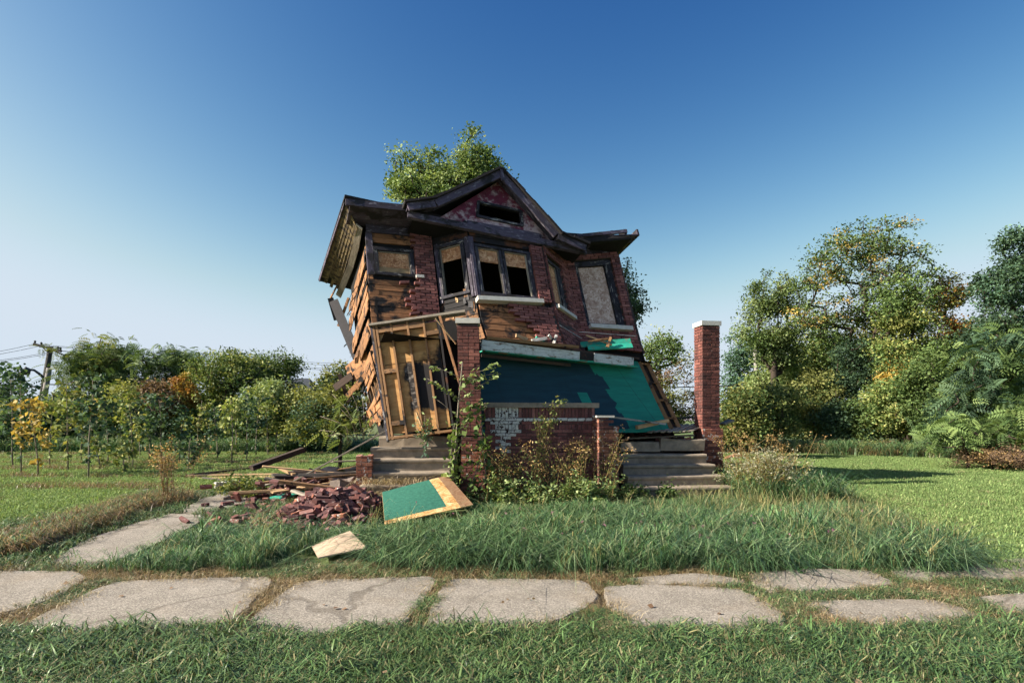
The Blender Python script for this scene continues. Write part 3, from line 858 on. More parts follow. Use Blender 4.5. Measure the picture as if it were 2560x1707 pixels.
for t in (.02, .3, .56, .82, .98):
    MB().beam(bt + (bb - bt) * t + sd * .1, bt + (bb - bt) * t + sd * .9, .085, .04, up=(0, 0, 1)).build('blocking', M['stud'], house)
MB().hexa([*(bt + e + np.array([0, .07, 0]) for e in (np.zeros(3), sd)), bb + sd + np.array([0, .07, 0]), bb + np.array([0, .07, 0]), *(bt + e + np.array([0, .09, 0]) for e in (np.zeros(3), sd)), bb + sd + np.array([0, .09, 0]), bb + np.array([0, .09, 0])], (.25, 1.5, .02)).build('back_sheathing', M['plank_burnt'], house)
mb = MB()                                  # black sheets standing in for the dark room behind the painted wall
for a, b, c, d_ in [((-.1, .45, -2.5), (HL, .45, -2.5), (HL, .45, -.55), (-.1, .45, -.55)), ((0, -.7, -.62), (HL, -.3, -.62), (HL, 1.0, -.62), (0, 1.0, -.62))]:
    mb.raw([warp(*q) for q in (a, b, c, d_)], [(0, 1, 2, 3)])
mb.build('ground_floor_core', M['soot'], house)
bA, bB = P(1203, 862, 11.65), P(1588, 906, 13.35)
def along(t, dz=0.0, dy=0.0): return bA + (bB - bA) * t + np.array([0, dy, dz])
for a, b, m in [(0, .605, 'greywhite'), (.607, .70, 'plank_burnt'), (.702, .985, 'greywhite')]:
    MB().beam(along(a), along(b), .05, .19, jit=.004).build('porch_beam', M[m], house)
MB().beam(along(0, -.10, .2), along(1, -.10, .2), .40, .03, jit=.004).build('porch_ceiling', M['tealwood'], house)
MB().beam(along(.0, -.19, .17), along(.55, -.2, .17), .04, .06).build('cornice_strip', M['darkwood'], house)
for t in (.1, .33, .6):
    MB().beam(along(t, -.117, .03), along(t + .05, -.117, .03), .10, .012).build('bracket', M['stud'], house)
MB().beam(P(1215, 845, 11.7), P(1445, 868, 12.6), .10, .06).build('porch_plank', M['stud'], house)
MB().beam(along(.0, .12, .3), along(1, .10, .3), .5, .04).build('porch_roof_deck', M['darkwood'], house)
for (x0, y0, x1, y1, d, w, m) in [(1452, 862, 1576, 852, 13.3, .12, 'tealwood'), (1470, 870, 1580, 863, 13.2, .12, 'tealwood'), (1465, 838, 1530, 862, 13.1, .04, 'palewood'), (1470, 853, 1530, 846, 13.1, .05, 'stud'), (1518, 868, 1528, 842, 13.0, .06, 'stud'),
                               (1330, 852, 1368, 846, 12.3, .07, 'whitepaint'), (1372, 838, 1388, 858, 12.4, .05, 'whitepaint'), (1384, 858, 1392, 838, 12.4, .05, 'whitepaint'), (1290, 838, 1318, 850, 12.3, .08, 'palewood'), (1340, 842, 1362, 856, 12.4, .05, 'tealwood')]:
    MB().beam(P(x0, y0, d), P(x1, y1, d + .15), w, .03, up=(0, -1, .4), jit=.006).build('splintered_board', M[m], house)

# fallen stud wall leaning against the front left corner
pw = [P(976, 1098, 11.55), P(1140, 1078, 11.55), P(1100, 786, 12.2), P(934, 810, 12.2)]
fallen = empty('fallen_stud_wall', tuple(pw[0]), 'torn stud wall panel of scorched plywood leaning over the left steps', 'wall panel')
def pwp(s, t, o=0.0):
    p = pw[0] * (1 - s) * (1 - t) + pw[1] * s * (1 - t) + pw[2] * s * t + pw[3] * (1 - s) * t
    nn = np.cross(pw[1] - pw[0], pw[3] - pw[0]); nn /= np.linalg.norm(nn)
    return p + nn * o
def pbox(s0, s1, t0, t1, o0, o1, slant=0.0):
    c = [pwp(s0 + (s1 - s0) * x + slant * (1 - (t0 + (t1 - t0) * z)), t0 + (t1 - t0) * z, o0 + (o1 - o0) * (1 - y)) for x, y, z in BOXC + .5]
    return MB().hexa(c, (abs(s1 - s0) * 1.4, abs(o1 - o0), abs(t1 - t0) * 2.4))
for (t0, t1) in [(.04, .62), (.625, .94)]:
    b = [pwp(.02, t0), pwp(.93, t0), pwp(.93, t1), pwp(.02, t1)]
    mb = MB(); mb.raw(b, [(0, 1, 2, 3)], [[(.02, t0), (.93, t0), (.93, t1), (.02, t1)]])
    mb.raw([p + np.array([0, .02, 0]) for p in b], [(3, 2, 1, 0)], [[(0, 0)] * 4])
    mb.build('plywood', M['ply'], fallen)
for s in (-.015, .03, .245, .49, .73, .955):
    pbox(s, s + .03, .0 if s > .9 else -.01, .965, .002, .085).build('stud', M['stud'] if s < .3 else M['plank_burnt' if s > .9 else 'stud'], fallen)
pbox(-.05, -.02, -.02, .98, -.02, .07).build('corner_trim', M['frame'], fallen)
for (s0, s1, t) in [(.06, .245, .90), (.275, .49, .90), (.52, .73, .90), (.06, .245, .54), (.06, .245, .10), (.76, .95, .82)]:
    pbox(s0, s1, t, t + .035, .004, .08).build('blocking', M['stud'], fallen)
pbox(-.06, 1.38, .965, .985, -.03, .14).build('top_plate', M['graywood'], fallen)
pbox(.0, .96, -.005, .012, .002, .085).build('bottom_plate', M['stud'], fallen)
MB().beam(P(1100, 790, 11.9), P(1150, 960, 11.8), .05, .05).build('broken_stud', M['plank_sun'], fallen)
mb = MB(); mb.raw([P(985, 1085, 11.9), P(1150, 1075, 11.9), P(1150, 800, 12.6), P(940, 815, 12.6)], [(0, 1, 2, 3)])
mb.build('tar_paper', M['soot'], fallen)
for (x0, y0, x1, y1) in [(1056, 1070, 1041, 1030), (1088, 795, 1140, 860)]:
    MB().beam(P(x0, y0, 11.4), P(x1, y1, 11.5), .03, .02).build('splinter', M['palewood'], fallen)

# ------------------------------------------------------------------ porch: pillars, low wall, pier, steps
def rotz(deg):
    a = math.radians(deg); return np.array([[math.cos(a), -math.sin(a), 0], [math.sin(a), math.cos(a), 0], [0, 0, 1]])
def unit_brick(name, l, w, h, mat, ch=.004):
    mb = MB(); x, y, z = l / 2, w / 2, h / 2; c = ch
    v = [(sx * (x - (c if k == 0 else 0)), sy * (y - (c if k == 0 else 0)), sz * (z - (c if k else 0))) for sz in (-1, 1) for k in (0, 1) for sx, sy in ((-1, -1), (1, -1), (1, 1), (-1, 1))]
    # rings from bottom to top: bottom inset, bottom edge, top edge, top inset
    rings = [v[0:4], v[4:8], v[12:16], v[8:12]]
    vs = [p for r in rings for p in r]
    f = [(3, 2, 1, 0), (12, 13, 14, 15)]
    for r in range(3): f += [(r * 4 + i, r * 4 + (i + 1) % 4, r * 4 + 4 + (i + 1) % 4, r * 4 + 4 + i) for i in range(4)]
    mb.raw(vs, f); return mb.mesh(name, mat)
BM = {m: (unit_brick('stretcher', .203, .098, .058, M[m]), unit_brick('header', .100, .098, .058, M[m])) for m in ('brick', 'brick_red', 'brick_orange', 'brick_white', 'brick_pile')}

def pillar(name, corner, yaw, z0, z1, mats, size=.42, lean=0.0, label='', course=.0665, cap=True):
    """brick shaft of single bricks laid pinwheel round a core; corner = front left corner on the ground"""
    root = empty(name, (corner[0], corner[1], 0), label, 'pillar')
    Rm = rotz(yaw); ln = lambda z: np.array([-lean * (z - z0), 0, 0])
    c0 = np.array([corner[0], corner[1], 0])
    ctr = c0 + Rm @ np.array([size / 2, size / 2, 0])
    mb = MB(); h = size / 2 - .012
    mb.hexa([ctr + ln(z) + Rm @ np.array([sx * h, sy * h, 0]) + np.array([0, 0, z]) for z in (z0, z1) for sx, sy in ((-1, -1), (1, -1), (1, 1), (-1, 1))], (h, h, z1 - z0))
    mb.build('mortar_core', M['mortar'], root)
    row = 0; z = z0
    while z < z1 - .05:
        m = mats(z)
        for side in range(4):
            Rs = Rm @ rotz(90 * side)
            segs = [(0, .208, 0), (.211, .316, 1)] if (row % 2 == 0) else [(.104, .209, 1), (.212, .42, 0)]
            for a, b, t in segs:
                p = np.array([(a + b) / 2 - size / 2, -size / 2 + .049, 0])
                w = ctr + ln(z) + Rs @ p + np.array([0, 0, z + .031]) + R.normal(0, .0022, 3)
                put('brick', BM[m][t], root, tuple(w), (random.gauss(0, .006), random.gauss(0, .006), math.radians(yaw + 90 * side) + random.gauss(0, .012)))
        z += course; row += 1
    if cap:
        mb = MB(); mb.box(ctr + ln(z1) + np.array([0, 0, z1 + .05]), (size + .05, size + .05, .10), Rm)
        mb.build('capstone', M['stone'], root)
    return root
red = lambda z: 'brick_red'
pillar('brick_pillar', P(1150, 900, 11.3)[:2], 2, 1.3, 3.47, red, lean=.03, label='free standing red brick pillar with stone cap beside the left steps, climbed by a young tree')
pillar('brick_pillar', P(1756, 900, 13.2)[:2], 8, 1.40, 3.74, red, label='tall free standing red brick pillar with stone cap right of the right steps')

def brick_block(name, a, b, z0, z1, depth, mats, label, cat, top=None, caps=None, white=None, pattern=None):
    """a straight wall of single bricks from a to b (ground points of its front face)"""
    a = np.array([a[0], a[1], 0.]); b = np.array([b[0], b[1], 0.])
    L = np.linalg.norm(b - a); d = (b - a) / L; nrm = np.array([d[1], -d[0], 0])
    yaw = math.degrees(math.atan2(d[1], d[0])); Rm = rotz(yaw)
    root = empty(name, tuple(a), label, cat)
    mb = MB(); tz = min(z1, z1 if top is None else min(top(0), top(L)))
    mb.box((a + b) / 2 - nrm * depth / 2 + np.array([0, 0, (z0 + tz) / 2]), (L - .02, depth - .024, tz - z0 - .02), Rm)
    mb.build('mortar_core', M['mortar_light' if mats(0, 0) == 'brick_orange' else 'mortar'], root)
    z = z0; row = 0
    while z < z1 - .04:
        kind = pattern(z) if pattern else 'run'
        step = {'run': .067, 'soldier': .212, 'rowlock': .107}[kind]
        x = 0.0 if kind != 'run' else (-.106 if row % 2 else 0)
        bl = .2135 if kind == 'run' else .069
        while x < L - .02:
            x0, x1 = max(0, x), min(L, x + bl)
            if x1 - x0 > .03 and (top is None or z + step <= top((x0 + x1) / 2) + .02):
                m = mats((x0 + x1) / 2, z)
                w = a + d * (x0 + x1) / 2 - nrm * .049 + np.array([0, 0, z + step / 2]) + R.normal(0, .002, 3)
                if kind == 'run':
                    o = put('brick', BM[m][0], root, tuple(w), (0, 0, math.radians(yaw)), ((x1 - x0 - .010) / .203, 1, 1))
                else:
                    o = put('brick', BM[m][0], root, tuple(w), (0, math.radians(90), math.radians(yaw)), ((step - .01) / .203, 1, 1))
            x += bl
        for sgn in (0, 1):                 # the two ends
            e = (a if sgn == 0 else b)
            if kind == 'run' and (top is None or z + step <= top(sgn * L) + .02):
                k = .1
                while k < depth - .05:
                    ln = min(.2, depth - k)
                    w = e + d * (.049 if sgn == 0 else -.049) - nrm * (k + ln / 2 + .005) + np.array([0, 0, z + step / 2])
                    put('brick', BM[mats(sgn * L, z)][0], root, tuple(w), (0, 0, math.radians(yaw + 90)), ((ln - .01) / .203, 1, 1))
                    k += .213
        z += step; row += 1
    return root
# pillar feet
brick_block('pillar_base', P(1152, 1100, 11.25)[:2], (P(1152, 1100, 11.25) + np.array([.46, .03, 0]))[:2], 0, 1.29, .46, lambda s, z: 'brick_red' if random.random() < .7 else 'brick_orange', 'vine covered brick base under the left pillar', 'pillar base')
brick_block('pillar_base', P(1757, 1100, 13.12)[:2], (P(1757, 1100, 13.12) + rotz(8) @ np.array([.49, 0, 0]))[:2], 0, 1.38, .49, lambda s, z: 'brick_orange' if random.random() < .6 else 'brick_red', 'whitewashed broken brick base under the tall right pillar', 'pillar base')
# low wall with a stone rail
wa = P(1212, 1000, 11.8); wd = rotz(8) @ np.array([2.3, 0, 0]); wb = wa + wd
pat = lambda z: 'soldier' if z > 1.63 else ('rowlock' if 1.40 < z < 1.5 else 'run')
lw = brick_block('porch_wall', wa[:2], wb[:2], 0.2, 1.86, .26,
    lambda s, z: 'brick_white' if (.2 < s < .72 and z > 1.25) or (.25 < s < .45 and z > .9) or (1.55 < z < 1.63) else 'brick',
    'low dark brick porch wall with a stone rail and white smeared patch', 'wall', pattern=pat)
MB().box((wa + wb) / 2 * np.array([1, 1, 0]) + np.array([.02, .13, 1.905]), (2.36, .34, .10), rotz(8)).build('stone_rail', M['concrete'], lw)
pa = P(1497, 1100, 11.75); pb = P(1549, 1100, 11.85)
brick_block('stair_pier', pa[:2], pb[:2], 0, 1.66, .5, lambda s, z: 'brick_orange' if random.random() < .75 else 'brick_red', 'crumbling orange brick pier left of the right steps', 'pier', top=lambda s: 1.66 if s < .22 else 1.5)
MB().box(P(1508, 1041, 11.95), (.36, .4, .04), rotz(6)).build('stone_flag', M['stone'], bpy.data.objects['stair_pier'])

def stair(name, x0, x1, steps, yaw, label, back):
    root = empty(name, ((x0 + x1) / 2, steps[0][1], 0), label, 'steps')
    cx = (x0 + x1) / 2; Rm = rotz(yaw)
    for i, (z, y, wl, wr) in enumerate(steps):
        nb = steps[i + 1][1] if i + 1 < len(steps) else y + back
        prev = steps[i - 1][0] if i else 0.0
        # riser block, then a nosed tread
        mb = MB(); a, b = x0 - wl, x1 + wr
        n = 5; z0 = 0 if i == 0 else prev - .03
        xs = np.linspace(a, b, n + 1)
        prof = [(y + .035, z0), (y + .035, z - .085), (y + .012, z - .075), (y, z - .05), (y, z - .022), (y + .014, z - .006), (y + .04, z), (nb + .08, z), (nb + .08, z0)]
        vs, fs = [], []
        for xi in xs:
            dz = random.gauss(0, .004); dy = random.gauss(0, .006)
            for (py, pz) in prof:
                p = np.array([xi - cx, py + dy - steps[0][1], 0]); p = Rm @ p
                vs.append((cx + p[0], steps[0][1] + p[1], pz + (dz if pz > z0 else 0)))
        m = len(prof)
        for q in range(n):
            for r in range(m):
                r2 = (r + 1) % m
                fs.append((q * m + r, q * m + r2, (q + 1) * m + r2, (q + 1) * m + r)[::-1])
        fs.append(tuple(range(m))); fs.append(tuple(n * m + r for r in range(m - 1, -1, -1)))
        mb.raw(vs, fs).build('step', M['concrete'], root)
    return root
stair('concrete_steps', -2.70, -1.08, [(.20, 10.45, .10, .05), (.41, 10.75, .06, .03), (.62, 11.05, .03, .02), (.85, 11.35, .0, .0), (1.06, 11.65, 0, 0)], 5, 'sandy concrete steps under the leaning plywood panel, strewn with dry grass', .5)
stair('concrete_steps', 2.40, 4.36, [(.25, 11.80, .0, .16), (.45, 12.1, 0, .12), (.66, 12.4, 0, .06), (.86, 12.7, .02, 0)], 6, 'sandy concrete steps between the orange pier and the tall right pillar', .5)
def chunk(name, pts_bottom, z0, z1, mat, label=None, cat=None, parent=None, jit=.02):
    n = len(pts_bottom); v = []
    for z in (z0, z1 - .03, z1):
        for (x, y) in pts_bottom: v.append((x + random.gauss(0, jit) * .5, y + random.gauss(0, jit) * .5, z + (random.gauss(0, jit * .6) if z > z0 else 0)))
    f = [tuple(range(n - 1, -1, -1)), tuple(range(2 * n, 3 * n))]
    for r in range(2): f += [(r * n + i, r * n + (i + 1) % n, (r + 1) * n + (i + 1) % n, (r + 1) * n + i) for i in range(n)]
    o = MB().raw(v, f).build(name, mat, parent)
    if label: tag(o, label, cat)
    return o
chunk('landing_slab', [(-2.72, 11.95), (-2.2, 11.93), (-1.6, 11.95), (-1.1, 11.95), (-1.1, 13), (-2.7, 13)], .9, 1.27, M['concrete'], 'cracked concrete landing at the head of the left steps', 'slab')
chunk('landing_slab', [(2.42, 13.0), (2.9, 12.98), (3.28, 13.02), (3.25, 13.5), (2.45, 13.5)], .9, 1.12, M['concrete'], 'left half of the split concrete landing above the right steps', 'slab')
chunk('landing_slab', [(3.31, 13.02), (3.8, 12.95), (4.3, 13.0), (4.3, 13.5), (3.33, 13.5)], .92, 1.18, M['concrete'], 'right half of the split concrete landing above the right steps', 'slab')
o = MB(); o.box((.95, 13.75, .54), (7.3, 1.3, 1.06), rotz(8)); o = o.build('porch_foundation', M['mortar'])
tag(o, 'dark brick foundation under the fallen porch', 'foundation')

# ------------------------------------------------------------------ debris
def plank(a, b, w, h, mat, label, up=(0, 0, 1), name='loose_plank', cat='plank', jit=.006):
    o = MB().beam(a, b, w, h, up=up, jit=jit).build(name, M[mat])
    return tag(o, label, cat)
plank(P(1530, 1042, 12.5), P(1662, 1060, 12.9), .09, .04, 'greywhite', 'long pale grey board resting on the pier and porch rubble')
plank(P(1592, 1068, 12.8), P(1668, 1052, 13.0), .14, .07, 'palewood', 'short pale yellow timber end on top of the porch rubble')
for i in range(7):
    x = 1622 + i * 17
    plank(P(x, 1081 - i * .6, 12.95), P(x + 46, 1063 - i * .8, 13.9), .09, .03, 'graywood', ['first', 'second', 'third', 'fourth', 'fifth', 'sixth', 'seventh'][i] + ' grey deck slat from the left in the row above the right steps', name='deck_slat', cat='slat')
for i, (x0, y0, x1, y1, d) in enumerate([(1560, 1096, 1735, 1088, 13.3), (1570, 1090, 1725, 1080, 13.6), (1660, 1046, 1740, 1044, 14.2), (1585, 1072, 1640, 1050, 13.9)]):
    plank(P(x0, y0, d), P(x1, y1, d + .1), .12, .03, ['graywood', 'darkwood', 'darkwood', 'graywood'][i], ['grey floor board lying on the split landing', 'dark floor board behind the split landing', 'dark sill board left of the tall pillar at shoulder height', 'grey board end poking up behind the pale yellow timber'][i])
plank(P(1805, 1060, 13.6), P(1828, 1050, 13.7), .22, .04, 'graywood', 'pale grey board end jutting out right of the tall pillar')
plank(P(1815, 1145, 12.9), P(1842, 1134, 13.2), .10, .03, 'plank_sun', 'orange broken plank lying left beside the foot of the tall pillar')
plank(P(1835, 1141, 12.9), P(1868, 1138, 13.0), .09, .03, 'plank_sun', 'orange splintered plank lying right of the foot of the tall pillar')
# left heap
plank(P(628, 1170, 13.0), P(757, 1124, 13.9), .20, .10, 'darkwood', 'long dark beam propped up highest on the rubble heap')
plank(G(480, 1186, .10), G(622, 1170, .10), .16, .05, 'darkwood', 'dark plank end running flat to the left out of the rubble heap')
plank(G(470, 1190, .06), G(690, 1188, .06), .32, .08, 'palewood', 'long pale plank lying flat behind the scattered bricks')
plank(G(500, 1196, .05), G(700, 1193, .05), .22, .05, 'palewood', 'pale plank lying just in front of the longest pale plank')
plank(G(537, 1214, .1), G(640, 1207, .1), .18, .16, 'stone', 'short square pale stone beam on the drive edge', name='stone_beam', cat='beam')
plank(P(981, 1068, 11.6), P(712, 1214, 11.5), .07, .03, 'graywood', 'long thin lath sloping from the leaning panel down over the rubble', jit=.003)
plank(P(716, 1222, 11.2), P(832, 1206, 12.0), .10, .03, 'palewood', 'narrow pale board lying behind the teal board')
plank(P(690, 1244, 10.9), P(830, 1214, 12.2), .34, .03, 'tealwood', 'pale teal board lying flat left of the brick heap')
plank(P(700, 1170, 12.8), P(735, 1186, 12.4), .09, .05, 'palewood', 'short pale stub standing out of the rubble heap')
names = ['dark burnt board %s' % s for s in ('at the back of the rubble heap', 'crossing the middle of the rubble heap', 'at the right end of the rubble heap', 'under the propped dark beam', 'lying near the drive on the rubble heap', 'half buried at the left of the rubble heap', 'behind the teal board on the rubble heap', 'beside the broken chunk of masonry', 'at the foot of the brick cheek wall', 'on top of the rubble heap near the fern', 'lying lowest in the rubble heap', 'tilted across the rubble heap centre')]
rr = random.Random(3)
for i, nm in enumerate(names):
    c = np.array([rr.uniform(-5.3, -3.3), rr.uniform(11.9, 14.2), rr.uniform(.15, .5)])
    a = rr.gauss(.1, .35); L = rr.uniform(.6, 1.5)
    dv = np.array([math.cos(a), math.sin(a), rr.gauss(0, .12)]) * L
    plank(c - dv, c + dv, rr.uniform(.08, .2), rr.uniform(.03, .07), rr.choice(['darkwood', 'plank_burnt', 'graywood', 'darkwood']), nm)
more = ['long grey board lying across the left end of the rubble', 'weathered board pointing at the drive', 'pale split board on the near side of the rubble', 'brown board under the long thin lath', 'grey board leaning on the cheek wall', 'short pale stick on the bricks by the drive', 'burnt rafter lying parallel to the drive', 'brown board behind the brick heap', 'pale lath crossing the teal board', 'grey plank end nearest the brick heap', 'brown plank beside the pale stone beam', 'long brown board at the back edge of the rubble', 'thin pale lath on top of the rubble', 'grey lath sticking up left of the cheek wall']
spots = [(-5.6, 13.2, .16, 1.3, .1), (-5.5, 12.2, .14, .7, 1.2), (-4.6, 11.5, .22, .9, .15), (-4.1, 12.0, .4, 1.0, .5), (-3.5, 11.6, .55, .7, .3), (-5.2, 11.6, .16, .35, .6), (-4.9, 12.9, .3, 1.1, .25), (-3.5, 10.9, .35, .8, .1), (-4.0, 11.2, .30, .6, .8), (-3.6, 10.5, .22, .5, 2.6), (-5.5, 12.7, .14, .6, -.2), (-4.8, 14.3, .3, 1.5, .05), (-4.4, 12.6, .52, .9, .35), (-3.3, 12.2, .75, .6, 1.0)]
for nm, (x, y, z, L, a), m in zip(more, spots, ['graywood', 'graywood', 'palewood', 'stud', 'graywood', 'palewood', 'plank_burnt', 'stud', 'palewood', 'graywood', 'stud', 'stud', 'palewood', 'graywood']):
    c = np.array([x, y, z]); dv = np.array([math.cos(a), math.sin(a), rr.gauss(.05, .12)]) * L
    plank(c - dv, c + dv, rr.uniform(.06, .16), rr.uniform(.025, .05), m, nm)
for i, (x, y, w, l) in enumerate([(-4.3, 14.4, .5, 1.2), (-5.0, 14.0, .4, .9)]):
    mb = MB(); g = 6; vs = [(x + (k % g) / (g - 1) * l * 1.3, y + (k // g) * .15, .35 + R.normal(0, .06)) for k in range(g * 4)]
    mb.raw(vs, [(r * g + c, r * g + c + 1, (r + 1) * g + c + 1, (r + 1) * g + c) for r in range(3) for c in range(g - 1)])
    tag(mb.build('tar_sheet', M['tar']), ['crumpled black tar paper at the back of the rubble heap', 'crumpled black tar paper left of the propped beam'][i], 'tar paper')
# masonry chunk and cheek wall
mb = MB(); base = [(math.cos(a) * .2 + R.normal(0, .05), math.sin(a) * .18 + R.normal(0, .04)) for a in np.linspace(0, 2 * math.pi, 9)[:-1]]
c = P(858, 1218, 11.0)
chunk('masonry_chunk', [(c[0] + x, c[1] + y) for x, y in base], c[2] - .25, c[2] + .1, M['mortar_light'], 'broken lump of brick masonry behind the brick heap', 'masonry', jit=.09)
brick_block('cheek_wall', P(889, 1150, 10.9)[:2], P(930, 1150, 10.95)[:2], 0, .98, .55, lambda s, z: 'brick_orange', 'crumbled orange brick cheek wall left of the left steps', 'wall', top=lambda s: .98 - .5 * max(0, .12 - s))

# sheets on the grass
def tilted_sheet(name, corners, th, mat, label, parent=None):
    p = [np.asarray(c, float) for c in corners]
    nn = np.cross(p[1] - p[0], p[3] - p[0]); nn /= np.linalg.norm(nn); nn *= np.sign(nn[2])
    n = 6; vs = []; fs = []; uv = []
    for lay_ in (1, 0):
        for j in range(n + 1):
            for i in range(n + 1):
                s, t = i / n, j / n
                q = p[0] * (1 - s) * (1 - t) + p[1] * s * (1 - t) + p[2] * s * t + p[3] * (1 - s) * t
                q = q + np.array([0, 0, .03 * math.sin(s * 3.1) * math.sin(t * 2.9)])
                vs.append(q + nn * th * lay_)
    N = (n + 1) ** 2
    for j in range(n):
        for i in range(n):
            a = j * (n + 1) + i; f = (a, a + 1, a + n + 2, a + n + 1)
            fs.append(f); uv.append([(i / n, j / n), ((i + 1) / n, j / n), ((i + 1) / n, (j + 1) / n), (i / n, (j + 1) / n)])
            fs.append(tuple(N + k for k in f[::-1])); uv.append([(.9, .05)] * 4)
    ring = [i for i in range(n)] + [i * (n + 1) + n for i in range(n)] + [n * (n + 1) + n - i for i in range(n)] + [(n - i) * (n + 1) for i in range(n)]
    for a, b in zip(ring, ring[1:] + ring[:1]):
        fs.append((a, N + a, N + b, b)); uv.append([(.78, .02)] * 4)
    o = MB().raw(vs, fs, uv).build(name, M[mat]); return tag(o, label, 'board')
tilted_sheet('osb_sheet', [P(962, 1313, 8.75), P(1183, 1263, 9.75), P(1119, 1190, 10.75), P(955, 1232, 9.85)], .016, 'green_osb', 'large curled chipboard sheet painted green, lying on the grass below the left steps')
tilted_sheet('plywood_offcut', [P(796, 1396, 6.55), P(917, 1371, 6.75), P(875, 1329, 7.3), P(780, 1368, 6.95)],   .016, 'offcut', 'small pale plywood offcut lying alone in the tall grass')

# loose bricks, each one a thing
brick_meshes = BM['brick_pile'][0]
half = BM['brick_pile'][1]
def loose(pos, label, group, rot=None, m=None):
    k_ = 'brick_orange' if random.random() < .1 else ('brick_red' if random.random() < .3 else 'brick_pile')
    o = put('loose_brick', m or BM[k_][1 if random.random() < .3 else 0], None, tuple(pos), rot or (random.gauss(0, .35), random.gauss(0, .35), random.uniform(0, 6.28)))
    return tag(o, label, 'brick', group)
hc = np.array([-2.95, 9.7])
mound = lambda x, y: max(0.0, .38 * (1 - ((x - hc[0] - .05) / .95) ** 2 - ((y - hc[1] - .1) / 1.05) ** 2) * (1 + .25 * math.sin(x * 9) * math.cos(y * 7)))
mb = MB(); n = 14; vs = []
for j in range(n + 1):
    for i in range(n + 1):
        x, y = hc[0] - .9 + 1.8 * i / n, hc[1] - 1.0 + 2.0 * j / n
        vs.append((x, y, mound(x, y) * .85 - .03 + random.gauss(0, .01)))
mb.raw(vs, [(j * (n + 1) + i, j * (n + 1) + i + 1, (j + 1) * (n + 1) + i + 1, (j + 1) * (n + 1) + i) for j in range(n) for i in range(n)])
tag(mb.build('brick_dust', M['mortar']), 'mortar dust and crumbs under the brick heap', 'rubble', None, 'stuff')
placed = []
for _ in range(4000):
    if len(placed) >= 250: break
    x, y = R.normal(hc[0] - .1, .64), R.normal(hc[1] - .02, .56)
    z = mound(x, y) * .92
    if z <= 0 and random.random() < .55: continue
    if x > -2.2: continue
    if any((x - a) ** 2 + (y - b) ** 2 < .085 ** 2 for a, b in placed): continue
    placed.append((x, y))
    loose((x, y, z + .035 + random.uniform(0, .04)), 'loose dusty red brick in the heap left of the green sheet', 'bricks in the heap')
for _ in range(34):
    x, y = R.uniform(-5.7, -3.6), R.uniform(10.4, 12.9)
    loose((x, y, .065), 'loose brick scattered on the drive left of the brick heap', 'bricks scattered on the drive', (0, random.choice([0, 0, 0, 1.57]), random.uniform(0, 3.1)))
for _ in range(60):
    x, y = R.normal(-4.2, .6), R.normal(12.0, .55)
    loose((x, y, .24 + random.uniform(-.1, .18)), 'loose brick among the charred boards of the rubble heap', 'bricks in the rubble heap')
for _ in range(16):
    p = G(random.uniform(660, 780), random.uniform(1292, 1322), .08)
    loose(p, 'loose brick in the grass at the front left of the brick heap', 'bricks in the grass')
for _ in range(40):
    x, y = R.uniform(2.4, 4.2), R.uniform(13.25, 14.2)
    loose((x, y, 1.12 + .25 * math.exp(-((x - 2.75) / .4) ** 2) * random.random() + .05), 'loose brick on the ruined porch floor above the right steps', 'bricks on the porch floor')
mb = MB(); vs = []
for j in range(9):
    for i in range(11):
        x, y = -5.6 + .26 * i, 11.7 + .32 * j
        e = min(i, 10 - i, j, 8 - j)
        vs.append((x, y, (.22 if e > 1 else .1 * e) * (1 + random.gauss(0, .2)) - .02))
mb.raw(vs, [(j * 11 + i, j * 11 + i + 1, (j + 1) * 11 + i + 1, (j + 1) * 11 + i) for j in range(8) for i in range(10)])
tag(mb.build('rubble', plain('ashy_rubble', hexc('4a3c34'), .6, 18, .95, bump=.9)), 'ashy rubble and soil under the charred boards', 'rubble', None, 'stuff')

# ------------------------------------------------------------------ far things: pole, lamp, wires, roof
def pole(name, a, b, r0, r1, mat, label):
    root = empty(name, tuple(a), label, 'pole')
    MB().tube([a + (b - a) * t for t in (0, .3, .6, 1)], [r0, r0 * .93, (r0 + r1) / 2, r1], 8).build('shaft', mat, root, True)
    return root
pl_a, pl_b = P(84, 1120, 38), P(127, 866, 38)
u1 = pole('utility_pole', pl_a, pl_b, .20, .15, M['pole'], 'dark leaning utility pole with crossarm behind the left trees')
ca, cb = P(84, 860, 37.8), P(153, 878, 37.8)
MB().beam(ca, cb, .12, .16).build('crossarm', M['pole'], u1)
for t in (.05, .28, .88, .97):
    p = ca + (cb - ca) * t; MB().tube([p + [0, 0, .08], p + [0, 0, .2], p + [0, 0, .26]], [.04, .07, .03], 6).build('insulator', M['pole'], u1)
MB().beam(P(104, 866, 37.7), P(119, 880, 37.7), .05, .05).build('brace', M['pole'], u1)
la = [P(111, 946, 37.6), P(98, 934, 37.4), P(85, 925, 37.2), P(68, 924, 37.0)]
MB().tube(la, [.09, .08, .08, .08], 6).build('lamp_arm', M['metal'], u1)
lh = P(65, 924, 37)
MB().tube([lh + [0, 0, .18], lh + [0, 0, .05], lh - [0, 0, .02], lh - [0, 0, .3], lh - [0, 0, .34]], [.05, .12, .26, .2, .12], 10).build('lamp_head', M['metal'], u1, True)
pole('utility_pole', P(90, 1118, 35), P(123, 920, 35), .17, .14, M['pole_pale'], 'pale grey pole stub leaning in front of the dark crossarm pole')
pole('utility_pole', P(1900, 1060, 42), P(1886, 853, 42), .17, .13, M['pole_pale'], 'thin grey pole standing among the trees right of the tall pillar')
def wire(a, b, drop, label, r=.018):
    pts = [a + (b - a) * t - np.array([0, 0, drop * 4 * t * (1 - t)]) for t in np.linspace(0, 1, 17)]
    tag(MB().tube(pts, [r] * 17, 4).build('overhead_wire', M['wire']), label, 'wire')
